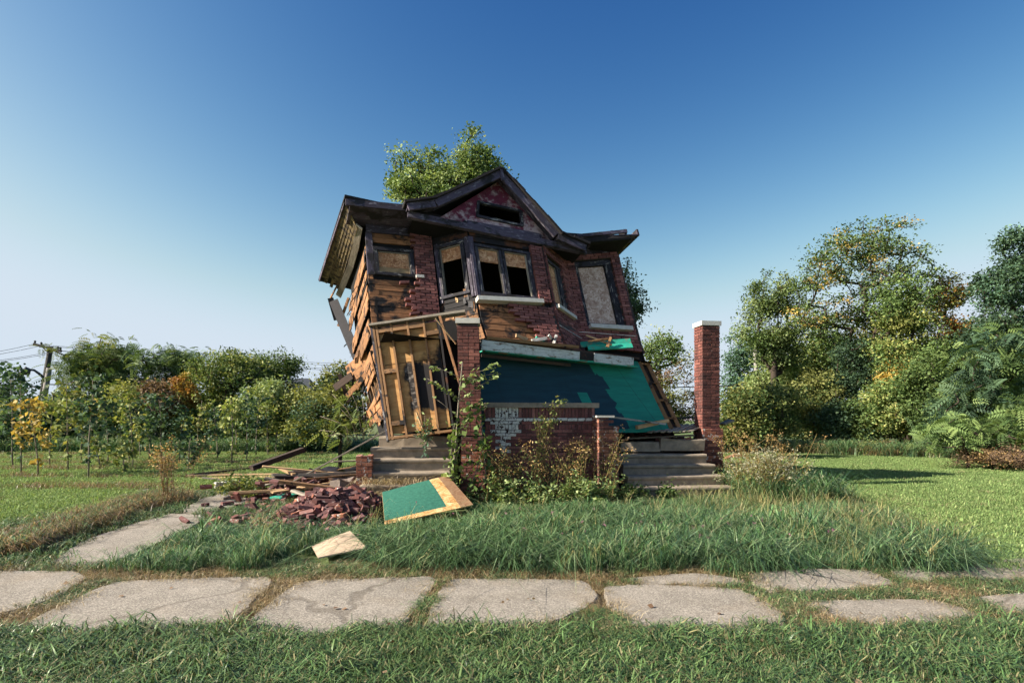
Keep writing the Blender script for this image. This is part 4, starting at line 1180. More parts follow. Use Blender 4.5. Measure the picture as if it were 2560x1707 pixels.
ends = [P(84, 860, 38), P(103, 864, 38), P(144, 876, 38), P(153, 878, 38)]
for i, e in enumerate(ends):
    wire(e, P(1500 + i * 30, 905 + i * 8, 60), .8, ['top', 'second', 'third', 'fourth'][i] + ' thin overhead wire running right from the crossarm', .012)
    wire(e, P(-500, 905 - i * 2 + i * 6, 30), .5, ['top', 'second', 'third', 'fourth'][i] + ' thin overhead wire running left from the crossarm', .012)
wire(P(100, 960, 37), P(1893, 962, 42), .4, 'thick black cable running behind the house at mid height', .035)
wire(P(1893, 962, 42), P(2900, 985, 42), .5, 'black cable running right from the thin grey pole', .03)
wire(P(98, 965, 37), P(-500, 995, 34), .4, 'thick black cable running left from the leaning pole', .035)
fh = empty('distant_house', tuple(P(750, 1050, 60) * np.array([1, 1, 0])), 'dark roofed house far behind the left trees', 'house')
X0, X1 = P(700, 1000, 60)[0], P(790, 1000, 60)[0]; Z0, Z1 = P(0, 1000, 60)[2], P(0, 942, 60)[2]
MB().box(((X0 + X1) / 2, 63, Z0 / 2), (X1 - X0 - .6, 6, Z0)).build('wall', plain('grey_siding', hexc('777c80')), fh)
xm = P(742, 1000, 60)[0]
MB().raw([(X0, 59.5, Z0), (X1, 59.5, Z0), (X1 - .3, 66.5, Z0), (X0, 66.5, Z0), (xm - .9, 62, Z1), (xm + .6, 62, Z1)], [(0, 1, 5, 4), (1, 2, 5), (2, 3, 4, 5), (3, 0, 4)]).build('roof', plain('slate_roof', hexc('3c424c')), fh)
for x in (.3, .7): MB().box((X0 + (X1 - X0) * x, 59.97, Z0 * .55), (.9, .08, 1.3)).build('window', M['soot'], fh)
fs_ = empty('garden_shed', tuple(P(330, 1050, 52) * np.array([1, 1, 0])), 'dark shed roof showing between the left treetops', 'shed')
X0, X1 = P(290, 1000, 52)[0], P(372, 1000, 52)[0]; Z0, Z1 = P(0, 975, 52)[2], P(0, 940, 52)[2]
MB().box(((X0 + X1) / 2, 54, Z0 / 2), (X1 - X0 - .4, 4, Z0)).build('wall', M['darkwood'], fs_)
MB().raw([(X0, 51.8, Z0), (X1, 51.8, Z0), (X1, 56.2, Z0), (X0, 56.2, Z0), (X0 + .5, 54, Z1), (X1 - .5, 54, Z1)], [(0, 1, 5, 4), (1, 2, 5), (2, 3, 4, 5), (3, 0, 4)]).build('roof', M['shingle'], fs_)

# ------------------------------------------------------------------ vegetation helpers
def lin3(h): return np.array(hexc(h)[:3])
def frames(d, n):
    d = d / (np.linalg.norm(d, axis=1)[:, None] + 1e-9)
    s = np.cross(n, d); s /= np.linalg.norm(s, axis=1)[:, None] + 1e-9
    return d, s, np.cross(d, s)
LEAF = np.array([(0, 0, 0), (.45, .30, .07), (1, 0, -.05), (.45, -.30, .07)])
def leaf_arrays(pos, d, n, size, cols, width=1.0):
    d, s, u = frames(d, n)
    L = LEAF * np.array([1, width, 1])
    v = pos[:, None, :] + size[:, None, None] * (L[None, :, :1] * d[:, None, :] + L[None, :, 1:2] * s[:, None, :] + L[None, :, 2:] * u[:, None, :])
    q = np.arange(len(pos) * 4).reshape(-1, 4)
    return v.reshape(-1, 3), q, np.repeat(cols, 4, axis=0)
def frond_arrays(pos, d, n, size, cols, pairs=7, wid=.30):
    """feathery compound leaves: leaflet pairs along a drooping stalk"""
    d, s, u = frames(d, n); N = len(pos); V = []; C = []
    for k in range(pairs):
        t = (k + .8) / pairs
        c = pos + size[:, None] * (t * d - (.35 * t * t) * np.array([0, 0, 1]))
        for sg in (-1, 1):
            ln = size * wid * (1.15 - .55 * abs(t - .45))
            dd = s * sg + d * .45 - np.array([0, 0, .35])
            dd /= np.linalg.norm(dd, axis=1)[:, None]
            ww = np.cross(dd, u); ww /= np.linalg.norm(ww, axis=1)[:, None] + 1e-9
            q = np.stack([c, c + dd * (ln * .45)[:, None] + ww * (ln * .17)[:, None], c + dd * ln[:, None], c + dd * (ln * .45)[:, None] - ww * (ln * .17)[:, None]], 1)
            V.append(q); C.append(np.repeat(cols[:, None, :], 4, axis=1))
    v = np.concatenate(V).reshape(-1, 3); c = np.concatenate(C).reshape(-1, 3)
    return v, np.arange(len(v)).reshape(-1, 4), c
def rdir(n, zb=0.0):
    v = R.normal(0, 1, (n, 3)); v[:, 2] = v[:, 2] * .6 + zb
    return v / np.linalg.norm(v, axis=1)[:, None]

PAL = {'green': ['3e5230', '586e3e', '768852'], 'dark': ['2e4234', '425a44', '5c7454'], 'light': ['64784a', '869862', 'a6b280'], 'yellowgreen': ['5e7040', '808c50', 'a8a468'],
       'yellow': ['94803e', 'b49a50', 'c6b074'], 'orange': ['9c6a34', 'c08c44', 'ccA05c'], 'rust': ['5c483a', '786250', '968068'], 'blue': ['3c5a4a', '587860', '7c9a84'], 'olive': ['565e34', '787e46', '98985c'], 'silver': ['6c7058', '8c8c74', 'a8a490'], 'dry': ['8a6c40', 'b09060', 'ccb080']}
def pal(name, n):
    c = np.array([lin3(h) for h in PAL[name]]); t = R.uniform(0, 1.999, n); i = t.astype(int); f = (t - i)[:, None]
    return c[i] * (1 - f) + c[i + 1] * f

def skeleton(base, tips, trunk_top, r0, mb, lean=(0, 0), sides=5, rtip=.015):
    """trunk plus limbs that reach each tip; every tip joins the nearest node nearer the root"""
    base = np.asarray(base, float); top = np.asarray(trunk_top, float)
    nodes = [base + (top - base) * t + np.array([math.sin(t * 5 + base[0]) * .06, math.cos(t * 4) * .06, 0]) * np.linalg.norm(top - base) * .12 * t for t in np.linspace(0, 1, 7)]
    par = [-1, 0, 1, 2, 3, 4, 5]
    order = np.argsort(np.linalg.norm(tips - nodes[3], axis=1))
    leafn = []
    for k in order:
        tp = tips[k]; N = np.array(nodes)
        dist = np.linalg.norm(N - tp, axis=1) + np.maximum(0, N[:, 2] - tp[2] + .15) * 2.0
        dist[:2] += 3
        j = int(np.argmin(dist)); p = N[j]; mid = p + (tp - p) * .55 + np.array([0, 0, -.10]) * np.linalg.norm(tp - p) + R.normal(0, .05, 3) * np.linalg.norm(tp - p)
        nodes.append(mid); par.append(j); nodes.append(tp); par.append(len(nodes) - 2); leafn.append(len(nodes) - 1)
    cnt = np.zeros(len(nodes))
    for l in leafn:
        k = l
        while k >= 0: cnt[k] += 1; k = par[k]
    rad = rtip + (r0 - rtip) * (cnt / max(1, cnt[0])) ** .55
    for i in range(6): rad[i] = max(rad[i], r0 * (1 - i * .09))
    mb.tube(nodes[:7], [rad[i] for i in range(7)], max(6, sides))
    for k in range(7, len(nodes)):
        mb.tube([nodes[par[k]], nodes[k]], [min(rad[par[k]], rad[k] * 1.25), rad[k]], sides)

def tree(name, label, cat, base, top_z, crown, r0, cols, nclump=40, leaves=90, size=.2, group=None, bark='bark', leaf='leaf', clump_r=.55, first=.35, lean=(0, 0), accent=None, accent_f=.12, flat=.7, width=1.0, shell=.5, fork=.62):
    """crown = list of ellipsoids (dx, dy, z, rx, ry, rz) the leaf clumps fill"""
    base = np.array([base[0], base[1], 0.0])
    leaves, size = (leaves * 1.75, size * .72) if leaf == 'leaf' else (leaves * 1.35, size * .82)
    nclump = int(nclump * 1.4)
    root = empty(name, tuple(base), label, cat, group)
    vol = np.array([c[3] * c[4] * c[5] for c in crown]); vol = vol ** .7 / np.sum(vol ** .7)
    tips = []
    for i in range(nclump):
        c = crown[R.choice(len(crown), p=vol)]
        v = R.normal(0, 1, 3); v /= np.linalg.norm(v)
        if v[2] < -.5: v[2] *= .5
        rr_ = R.uniform(shell ** 3, 1) ** (1 / 3) * (1 + (.38 * R.random() if R.random() < .22 else 0))
        tips.append(base + np.array([c[0], c[1], c[2]]) + v * rr_ * np.array(c[3:6]))
    tips = np.array(tips)
    trunk_top = base + np.array([lean[0], lean[1], top_z * fork])
    mb = MB(); skeleton(base, tips, trunk_top, r0, mb)
    mb.build('trunk', M[bark], root, True, origin=base)
    pos, col = [], []
    for tp in tips:
        u_ = R.uniform(.35, 1.35); n = max(4, int(leaves * u_ * R.uniform(.75, 1.2))); rr_ = clump_r * (.35 + .7 * u_) * R.uniform(.85, 1.2)
        pos.append(tp + np.clip(R.normal(0, 1, (n, 3)), -1.9, 1.9) * np.array([rr_ * R.uniform(.7, 1.4), rr_ * R.uniform(.7, 1.4), rr_ * flat]) * .55)
        nm = cols if not accent or R.random() > accent_f else accent
        shade = R.uniform(.8, 1.2)
        col.append(pal(nm, n) * shade)
    pos = np.concatenate(pos); col = np.concatenate(col)
    ok = pos[:, 2] > .1; pos = pos[ok]; col = col[ok]; n = len(pos)
    d = rdir(n, -.25); nn = rdir(n, .9)
    sz = size * R.uniform(.45, 1.4, n)
    if leaf == 'frond': v, q, c = frond_arrays(pos, rdir(n, -.05), nn, sz, col)
    else: v, q, c = leaf_arrays(pos, d, nn, sz, col, width)
    put('crown', npmesh('crown', v - base, q, M['foliage'], c), root, tuple(base))
    return root

def E(px0, px1, py0, py1, d, base, depth=.8):
    """ellipsoid seen between two pixel columns and rows at distance d, relative to the tree's base"""
    a, b = P(px0, py0, d), P(px1, py1, d)
    rx, rz = abs(b[0] - a[0]) / 2, abs(a[2] - b[2]) / 2
    return ((a[0] + b[0]) / 2 - base[0], d - base[1], (a[2] + b[2]) / 2, rx, rx * depth, rz)
def ptree(name, label, cat, bx, d, boxes, r0, cols, **kw):
    b = P(bx, 1050, d); cr = [E(x0, x1, y0, y1, d + dd, b) for (x0, x1, y0, y1, dd) in boxes]
    tz = max(c[2] + c[5] for c in cr)
    return tree(name, label, cat, b[:2], tz, cr, r0, cols, **kw)

# behind the house
ptree('poplar_tree', 'tall light green tree rising behind the house roof on the left', 'tree', 1110, 25, [(965, 1090, 390, 520, 0), (1045, 1130, 345, 520, .3), (1140, 1225, 335, 500, 0), (1190, 1265, 385, 500, .4), (1000, 1200, 450, 640, 0), (980, 1180, 440, 540, 0)], .3, 'green', nclump=260, leaves=80, size=.17, clump_r=.36, accent='light', accent_f=.45, shell=.15)
ptree('thin_tree', 'thin dark leaved tree showing right behind the leaning house wall', 'tree', 1560, 27, [(1535, 1600, 700, 860, 0), (1545, 1585, 650, 760, 0), (1570, 1612, 720, 800, 0)], .12, 'dark', nclump=26, leaves=60, size=.17, clump_r=.4)
ptree('background_tree', 'small open tree between the house and the tall pillar', 'tree', 1650, 40, [(1590, 1720, 835, 930, 0), (1570, 1640, 850, 960, 0), (1680, 1725, 880, 940, 0)], .18, 'green', nclump=36, leaves=60, size=.24, clump_r=.6, accent='yellowgreen')
ptree('golden_bush', 'golden tan bush between the house and the tall pillar', 'bush', 1670, 30, [(1610, 1740, 900, 1110, 0), (1600, 1700, 960, 1120, -.5)], .06, 'olive', nclump=60, leaves=90, size=.16, clump_r=.4, accent='rust', accent_f=.35, shell=.1)
# left tree line, from left to right
LT = 'trees along the left edge of the field'
ptree('dark_bush', 'dark leafy bush mass at the far left edge', 'bush', 20, 32, [(-120, 110, 975, 1120, 0), (-90, 60, 940, 1040, 0)], .1, 'dark', nclump=70, leaves=100, size=.2, clump_r=.55, group=LT, shell=.1)
ptree('flat_topped_tree', 'flat topped feathery tree just right of the leaning utility pole', 'tree', 200, 33, [(140, 260, 870, 950, 0), (200, 330, 848, 930, .6), (150, 320, 930, 1050, 0)], .16, 'green', nclump=70, leaves=16, size=.65, leaf='frond', clump_r=.6, group=LT, accent='yellowgreen', accent_f=.15)
ptree('flat_topped_tree', 'flat topped dark feathery tree second from the leaning utility pole', 'tree', 300, 36, [(230, 345, 860, 960, 0), (255, 340, 870, 1010, 0)], .15, 'dark', nclump=44, leaves=16, size=.65, leaf='frond', clump_r=.6, group=LT)
ptree('flat_topped_tree', 'flat topped feathery tree in the middle of the left tree line', 'tree', 420, 34, [(330, 470, 868, 950, 0), (400, 530, 870, 960, .5), (340, 500, 940, 1040, 0)], .18, 'green', nclump=80, leaves=16, size=.65, leaf='frond', clump_r=.65, group=LT, accent='dark', accent_f=.4)
ptree('round_tree', 'bright green round tree at the right of the left tree line', 'tree', 575, 33, [(490, 660, 885, 1000, 0), (540, 640, 872, 950, .4), (480, 620, 960, 1060, 0)], .2, 'yellowgreen', nclump=90, leaves=110, size=.19, clump_r=.6, group=LT, accent='green', accent_f=.5, shell=.3)
ptree('round_tree', 'olive topped tree nearest the dark far roof', 'tree', 680, 35, [(610, 745, 880, 980, 0), (650, 740, 900, 1040, .3)], .16, 'green', nclump=60, leaves=90, size=.19, clump_r=.55, group=LT, accent='orange', accent_f=.08)
ptree('yellow_tree', 'small bright orange yellow tree in the left tree line', 'tree', 452, 31, [(432, 478, 945, 1040, 0), (438, 462, 935, 990, 0)], .05, 'orange', nclump=26, leaves=110, size=.17, clump_r=.28, group=LT, accent='yellow', accent_f=.4, shell=.1)
ptree('yellow_sapling_bush', 'slim pale yellow bush left of the orange yellow tree', 'bush', 243, 30, [(230, 255, 1000, 1055, 0)], .04, 'yellow', nclump=14, leaves=80, size=.16, clump_r=.22, group=LT)
hedge = [(-60, 130, 1010, 1135, 30, 'dark'), (90, 250, 985, 1130, 31, 'dark'), (200, 370, 975, 1130, 32, 'green'), (250, 360, 975, 1060, 30, 'olive'), (340, 480, 985, 1130, 31, 'yellowgreen'), (430, 590, 985, 1130, 32, 'green'), (350, 430, 970, 1050, 30, 'rust'), (560, 720, 980, 1130, 31, 'green'), (620, 720, 960, 1090, 28, 'light'), (700, 830, 985, 1125, 28, 'olive')]
pos_words = ['far left', 'left of the pale pole stub', 'right of the leaning utility poles', 'drab, below the flat topped trees', 'olive coloured, left of the orange yellow tree', 'under the bright green round tree', 'rusty coloured, beside the orange yellow tree', 'under the olive topped tree', 'pale green, under the dark far roof', 'rightmost, next to the house']
for (x0, x1, y0, y1, d, c), wds in zip(hedge, pos_words):
    ptree('hedge_bush', 'tall hedge bush behind the saplings, ' + wds, 'bush', (x0 + x1) / 2, d, [(x0, x1, y0, y1, 0), (x0 + 15, x1 - 20, y0 - 8, y1 - 40, .6)], .06, c, nclump=70, leaves=75, size=.2, clump_r=.5, group='hedge bushes behind the saplings', accent='yellowgreen' if c != 'rust' else 'olive', accent_f=.25, shell=.1)
ptree('leafy_bush', 'large green bush close to the torn left side of the house', 'bush', 850, 19, [(770, 925, 960, 1110, 0), (800, 900, 905, 1010, .4), (740, 840, 1010, 1120, 0)], .07, 'olive', nclump=110, leaves=110, size=.12, clump_r=.34, accent='dark', accent_f=.35, shell=.1)
# right wood, from left to right
RT = 'trees of the right hand wood'
ptree('grey_green_tree', 'hazy grey green tree just right of the tall pillar', 'tree', 1850, 46, [(1808, 1900, 828, 950, 0), (1815, 1890, 900, 1080, 0)], .2, 'blue', nclump=60, leaves=80, size=.26, clump_r=.7, group=RT)
ptree('tall_green_tree', 'tall light green tree left of the big spreading tree', 'tree', 1935, 35, [(1880, 1990, 680, 820, 0), (1855, 1960, 760, 900, 0), (1900, 2010, 800, 960, .5)], .2, 'light', nclump=100, leaves=100, size=.2, clump_r=.6, group=RT, accent='green', accent_f=.5, shell=.25)
ptree('spreading_tree', 'big spreading tree with yellowing crown towering over the right wood', 'tree', 2150, 33, [(2000, 2120, 610, 760, 0), (2040, 2190, 565, 720, .8), (2130, 2280, 538, 680, 0), (2200, 2335, 600, 730, -.6), (2080, 2280, 660, 860, 0), (1975, 2090, 700, 860, 0), (2060, 2240, 780, 960, .4)], .17, 'green', nclump=260, leaves=42, size=.2, clump_r=.55, group=RT, accent='yellow', accent_f=.13, flat=.5, lean=(-.5, 0), shell=.2, fork=.36)
ptree('round_tree', 'dense dark tree directly right of the big spreading tree', 'tree', 2270, 31, [(2190, 2330, 700, 860, 0), (2180, 2350, 800, 1000, 0)], .2, 'green', nclump=110, leaves=95, size=.2, clump_r=.55, group=RT, accent='olive', accent_f=.3, shell=.2)
ptree('orange_topped_tree', 'tree with a thin orange top between the dark tree and the right edge', 'tree', 2370, 33, [(2320, 2420, 690, 800, 0), (2330, 2440, 770, 960, 0)], .16, 'olive', nclump=70, leaves=80, size=.18, clump_r=.5, group=RT, accent='orange', accent_f=.35, shell=.2)
ptree('spire_tree', 'dark pointed tree at the right edge of the picture', 'tree', 2535, 27, [(2500, 2575, 565, 720, 0), (2450, 2600, 660, 800, 0), (2430, 2640, 760, 960, .4)], .22, 'dark', nclump=140, leaves=100, size=.19, clump_r=.48, group=RT, accent='blue', accent_f=.3, shell=.2)
ptree('ivy_tree', 'ivy wrapped dark bush mass round the big tree foot', 'tree', 2130, 32, [(2090, 2200, 840, 1010, 0), (2040, 2150, 930, 1080, 0)], .2, 'dark', nclump=80, leaves=95, size=.18, clump_r=.45, group=RT, shell=.1)
for (x0, x1, y0, y1, d, c, lb) in [(1960, 2130, 780, 1060, 39, 'green', 'green tree filling the gap left of the big spreading trunk'), (2150, 2360, 740, 1060, 39, 'olive', 'olive tree filling the wood behind the dark dense tree'), (2370, 2600, 780, 1080, 36, 'dark', 'dark tree standing behind the large feathery sumac'), (1880, 1990, 880, 1090, 38, 'light', 'light green tree behind the thin grey pole')]:
    ptree('wood_tree', lb, 'tree', (x0 + x1) / 2, d, [(x0, x1, y0, y1 - 60, 0), (x0 + 10, x1 - 20, y0 + 60, y1, .5)], .16, c, nclump=110, leaves=85, size=.24, clump_r=.7, group=RT, accent='yellowgreen', accent_f=.2, shell=.2)
rh = [(2420, 2660, 930, 1140, 25, 'dark', 'dark bush behind the sumacs at the right edge'), (2290, 2440, 960, 1130, 29, 'green', 'green bush between the wood and the large sumac'), (1840, 2080, 1010, 1120, 37, 'dark', 'low dark bush far back at the left of the right wood'), (2060, 2330, 1000, 1120, 37, 'dark', 'low dark bush far back in the middle of the right wood'), (1800, 1900, 990, 1130, 24, 'olive', 'dark weedy bush right beside the tall pillar'), (1850, 2000, 960, 1120, 29, 'yellowgreen', 'yellow green bush at the left of the right wood'), (1960, 2110, 940, 1130, 31, 'olive', 'olive bush below the tall light green tree'), (2050, 2190, 1010, 1135, 29, 'dark', 'dark low bush below the big spreading tree'), (2140, 2300, 960, 1130, 28, 'yellowgreen', 'yellow green bush right of the big tree trunk'), (2240, 2380, 900, 1130, 27, 'green', 'tall green bush left of the feathery sumac'), (2200, 2290, 900, 1000, 30, 'yellow', 'small yellowing bush half way up the right wood')]
for (x0, x1, y0, y1, d, c, lb) in rh:
    ptree('undergrowth_bush', lb, 'bush', (x0 + x1) / 2, d, [(x0, x1, y0, y1, 0), (x0 + 20, x1 - 15, y0 - 15, y1 - 50, .5)], .05, c, nclump=80, leaves=80, size=.18, clump_r=.45, group='bushes at the foot of the right wood', accent='green', accent_f=.4, shell=.1)
ptree('sumac_tree', 'large feathery sumac with drooping fronds near the right edge', 'tree', 2470, 21, [(2370, 2560, 880, 1020, 0), (2420, 2600, 830, 960, 0), (2350, 2480, 960, 1070, -.4)], .09, 'dark', nclump=70, leaves=13, size=.62, leaf='frond', clump_r=.45, group=RT, accent='green', accent_f=.4, shell=.35)
ptree('sumac_tree', 'low green feathery sumac below the large sumac', 'tree', 2420, 19, [(2320, 2460, 1040, 1130, 0), (2440, 2600, 1030, 1130, 0)], .05, 'green', nclump=44, leaves=12, size=.5, leaf='frond', clump_r=.35, group=RT, accent='green', accent_f=.5, shell=.3)
ptree('brown_brush', 'rust brown dead brush at the far right wood edge', 'bush', 2480, 18.5, [(2400, 2680, 1112, 1170, 0)], .02, 'rust', nclump=110, leaves=110, size=.06, clump_r=.25, group='bushes at the foot of the right wood', accent='dry', shell=.0)
ptree('brown_brush', 'brown brush strip under the middle of the right wood', 'bush', 2220, 27, [(2090, 2340, 1105, 1135, 0)], .02, 'rust', nclump=60, leaves=70, size=.09, clump_r=.25, group='bushes at the foot of the right wood', accent='olive', accent_f=.5, shell=.0)

# saplings in the planted rows
sap = [(32, 1172, 925), (53, 1188, 922), (95, 1191, 1010), (124, 1167, 985), (170, 1179, 960), (204, 1154, 1000), (221, 1198, 950), (250, 1176, 1100), (270, 1159, 1000), (311, 1184, 1105), (332, 1169, 985), (323, 1155, 1020), (374, 1150, 985), (403, 1160, 1000), (447, 1159, 1015), (471, 1177, 1095), (493, 1155, 1000), (544, 1149, 1020), (580, 1164, 1000), (617, 1154, 990), (639, 1143, 1000), (670, 1140, 1015), (690, 1135, 1000), (745, 1120, 1010), (590, 1140, 1010), (350, 1142, 1000)]
rows = [('front', lambda y: y >= 1170), ('middle', lambda y: 1152 <= y < 1170), ('back', lambda y: y < 1152)]
ordw = ['first', 'second', 'third', 'fourth', 'fifth', 'sixth', 'seventh', 'eighth', 'ninth', 'tenth', 'eleventh', 'twelfth']
for rn, test in rows:
    for i, (x, y, ty) in enumerate(sorted([s for s in sap if test(s[1])])):
        b = G(x, y); d = b[1]; h = P(x, ty, d)[2]
        small = h < 1.2
        root = empty('sapling', tuple(b), '%s young maple sapling from the left in the %s planted row' % (ordw[i], rn), 'sapling', 'saplings in the planted rows')
        lean = R.normal(0, .12, 2)
        pts = [b + np.array([lean[0] * t * t, lean[1] * t * t, h * t]) + R.normal(0, .012, 3) * (t > 0) for t in np.linspace(0, 1, 6)]
        mb = MB(); mb.tube(pts, np.linspace(.024, .008, 6), 5)
        col = 'yellow' if (x, y) in ((95, 1191), ) else ('yellowgreen' if R.random() < .35 else 'dark')
        pos, dd, cc = [], [], []
        nb = 16 if not small else 9
        for k in range(nb):
            t = R.uniform(.36, 1) if not small else R.uniform(.3, 1)
            st = b + np.array([lean[0] * t * t, lean[1] * t * t, h * t]); a = R.uniform(0, 6.28)
            L = (.42 - .2 * t) * R.uniform(.6, 1.3) * (1 if not small else .8)
            en = st + np.array([math.cos(a) * L, math.sin(a) * L, L * .5])
            mb.tube([st, en], [.008, .004], 4)
            n = 15
            pos.append(en + R.normal(0, .10, (n, 3))); cc.append(pal(col, n) * R.uniform(.8, 1.2))
        for k in range(4):
            n = 4; z = R.uniform(.1, .35) * h; pos.append(b + np.array([0, 0, z]) + R.normal(0, .05, (n, 3))); cc.append(pal(col, n))
        mb.build('trunk', M['bark_pale'], root, True, origin=b)
        pos = np.concatenate(pos); cc = np.concatenate(cc); n = len(pos)
        v, q, c = leaf_arrays(pos, rdir(n, -.4), rdir(n, .8), .15 * R.uniform(.6, 1.25, n), cc, 1.35)
        put('crown', npmesh('crown', v - b, q, M['foliage'], c), root, tuple(b))

# plants close to the house
def shoot(name, label, cat, stems, cols, size, per=.07, bark='bark_pale', width=.9, leaf='leaf', spread=.02, r=.010, droop=-.3, tipn=4):
    """plant made of drawn stems with leaves set along them"""
    base = np.array(stems[0][0][0], float)
    root = empty(name, tuple(base), label, cat); mb = MB(); pos, dd, cc = [], [], []
    for pts, rad, lf in stems:
        pts = np.array(pts, float)
        mb.tube(pts, np.linspace(rad, rad * .45, len(pts)), 5)
        if not lf: continue
        for a, b in zip(pts[:-1], pts[1:]):
            L = np.linalg.norm(b - a); n = max(1, int(L / per * lf)); t = R.uniform(0, 1, n)[:, None]
            pos.append(a + (b - a) * t + R.normal(0, spread, (n, 3)))
            side = np.cross(b - a, (0, 0, 1)); side /= np.linalg.norm(side) + 1e-9
            sg = np.where(np.arange(n) % 2 == 0, 1, -1)[:, None]
            dd.append(side * sg + (b - a) / L * .6 + R.normal(0, .35, (n, 3)) + np.array([0, 0, droop])); cc.append(pal(cols if R.random() < .7 else 'light', n))
    mb.build('stem', M[bark], root, True, origin=base)
    pos, dd, cc = map(np.concatenate, (pos, dd, cc)); n = len(pos)
    if leaf == 'frond': v, q, c = frond_arrays(pos, dd, rdir(n, 1.2), size * R.uniform(.7, 1.2, n), cc)
    else: v, q, c = leaf_arrays(pos, dd, rdir(n, .9), size * R.uniform(.6, 1.2, n), cc, width)
    put('leaves', npmesh('leaves', v - base, q, M['foliage'], c), root, tuple(base))
    return root
D = 10.75
pp = lambda x, y, dd=0: P(x, y, D + dd)
shoot('young_tree', 'young tree with feathery shoots growing in front of the left brick pillar', 'sapling',
      [([pp(1128, 1250), pp(1133, 1180), pp(1140, 1100), pp(1146, 1010), pp(1152, 950), pp(1156, 905)], .022, .7),
       ([pp(1152, 960), pp(1180, 935), pp(1210, 925), pp(1243, 910)], .008, 2.4), ([pp(1152, 965), pp(1185, 950), pp(1212, 938), pp(1240, 934)], .008, 2.4),
       ([pp(1150, 1000), pp(1185, 975), pp(1215, 955), pp(1248, 933)], .008, 2.4), ([pp(1154, 945), pp(1120, 930), pp(1092, 918)], .007, 1.2),
       ([pp(1092, 918), pp(1078, 922)], .005, 4), ([pp(1148, 1000), pp(1125, 980), pp(1100, 962), pp(1068, 946)], .007, 2.4), ([pp(1142, 1040), pp(1110, 1012), pp(1080, 990)], .006, .3),
       ([pp(1146, 1030), pp(1175, 1015), pp(1195, 1010)], .007, 3), ([pp(1140, 1090), pp(1175, 1040), pp(1210, 1012)], .007, 2.2)], 'light', .14, per=.055)
vs_ = [([pp(1130, 1230), pp(1140, 1150), pp(1160, 1080), pp(1185, 1030), pp(1195, 1010)], .01, 3.2), ([pp(1165, 1250), pp(1190, 1180), pp(1205, 1120), pp(1205, 1060), pp(1190, 1040)], .01, 3.4), ([pp(1140, 1240), pp(1125, 1180), pp(1130, 1100), pp(1138, 1050)], .01, 3.0), ([pp(1190, 1240), pp(1215, 1190), pp(1208, 1110)], .01, 3.2), ([pp(1120, 1250), pp(1105, 1220), pp(1128, 1170)], .008, 3.5)]
shoot('vine', 'leafy green vine climbing the base of the left brick pillar', 'vine', vs_, 'green', .14, spread=.08, width=1.2, per=.05)
D = 11.2
st_ = [([pp(1062 + random.uniform(-6, 10), 1100), pp(1062 + dx * .5, 1100 - dy * .6), pp(1062 + dx, 1100 - dy)], .006, 3.2) for dx, dy in [(-28, 40), (-20, 55), (-8, 30), (0, 62), (10, 40), (18, 25), (26, 40), (-30, 10), (5, -25), (-12, -10), (22, 5), (12, 58), (-22, 30), (0, -38)]]
shoot('blue_green_shrub', 'small blue green shrub sprouting on the left steps', 'shrub', st_, 'blue', .085, spread=.025, width=.7)
D = 14.2
st_ = []
for (x, y, x2, y2) in [(900, 1090, 830, 985), (905, 1080, 870, 965), (915, 1075, 930, 960), (890, 1100, 800, 1040), (905, 1090, 945, 1000), (880, 1105, 815, 1090), (920, 1090, 960, 1040), (895, 1100, 850, 1020), (910, 1100, 905, 990), (870, 1110, 860, 1060), (930, 1100, 965, 1070), (860, 1110, 800, 1075)]:
    st_.append(([pp(x, y), pp((x + x2) / 2 + 3, (y + y2) / 2 - 14), pp(x2, y2)], .012, 1.0))
shoot('fern_shrub', 'feathery green shrub beside the torn left wall of the house', 'shrub', st_, 'light', .34, leaf='frond', per=.16, spread=.06)
# dry weeds in front of the porch wall
def weed_patch(name, label, n, xr, yd, hr, cols, tipcol, size=.035, seed=1, lean=.25, fluff=14, leafn=16, cat='weeds'):
    g = np.random.default_rng(seed); mb = MB(); pos, dd, cc = [], [], []
    for i in range(n):
        b = np.array([g.uniform(*xr), g.uniform(*yd), 0.]); h = g.uniform(*hr); l = g.normal(0, lean, 2)
        tp = b + np.array([l[0] * h, l[1] * h * .5, h]); md = b + np.array([l[0] * h * .3, l[1] * h * .2, h * .55])
        mb.tube([b, md, tp], [.006, .005, .003], 4)
        for t in g.uniform(.15, 1, leafn):
            c = md + (tp - md) * (t * 2 - 1) if t > .5 else b + (md - b) * t * 2
            pos.append(c + g.normal(0, .05, (3, 3))); cc.append(pal(cols, 3))
        for k in range(4):
            e = tp + g.normal(0, .09, 3) - np.array([0, 0, .06]); mb.tube([md + (tp - md) * g.uniform(.3, .9), e], [.003, .002], 3)
            pos.append(e + g.normal(0, .035, (fluff // 2, 3))); cc.append(pal(tipcol, fluff // 2))
    base = np.array([np.mean(xr), np.mean(yd), 0])
    root = empty(name, tuple(base), label, cat)
    mb.build('stems', wood_stem, root, origin=base)
    pos, cc = np.concatenate(pos), np.concatenate(cc); m = len(pos)
    v, q, c = leaf_arrays(pos, rdir(m, .1), rdir(m, .6), size * R.uniform(.5, 1.5, m), cc, .9)
    put('leaves', npmesh('leaves', v - base, q, M['foliage'], c), root, tuple(base))
    return root
wood_stem = plain('dry_stems', hexc('8a7448'), .4, 20)
weed_patch('dry_weeds', 'tall tangle of dry tan weeds in front of the porch wall', 42, (-.55, 1.9), (10.8, 11.6), (.5, 1.15), 'green', 'dry', seed=2)
weed_patch('dry_weeds', 'reddish dry weeds leaning on the right end of the porch wall', 24, (.6, 1.9), (10.9, 11.6), (.8, 1.35), 'olive', 'rust', seed=3)
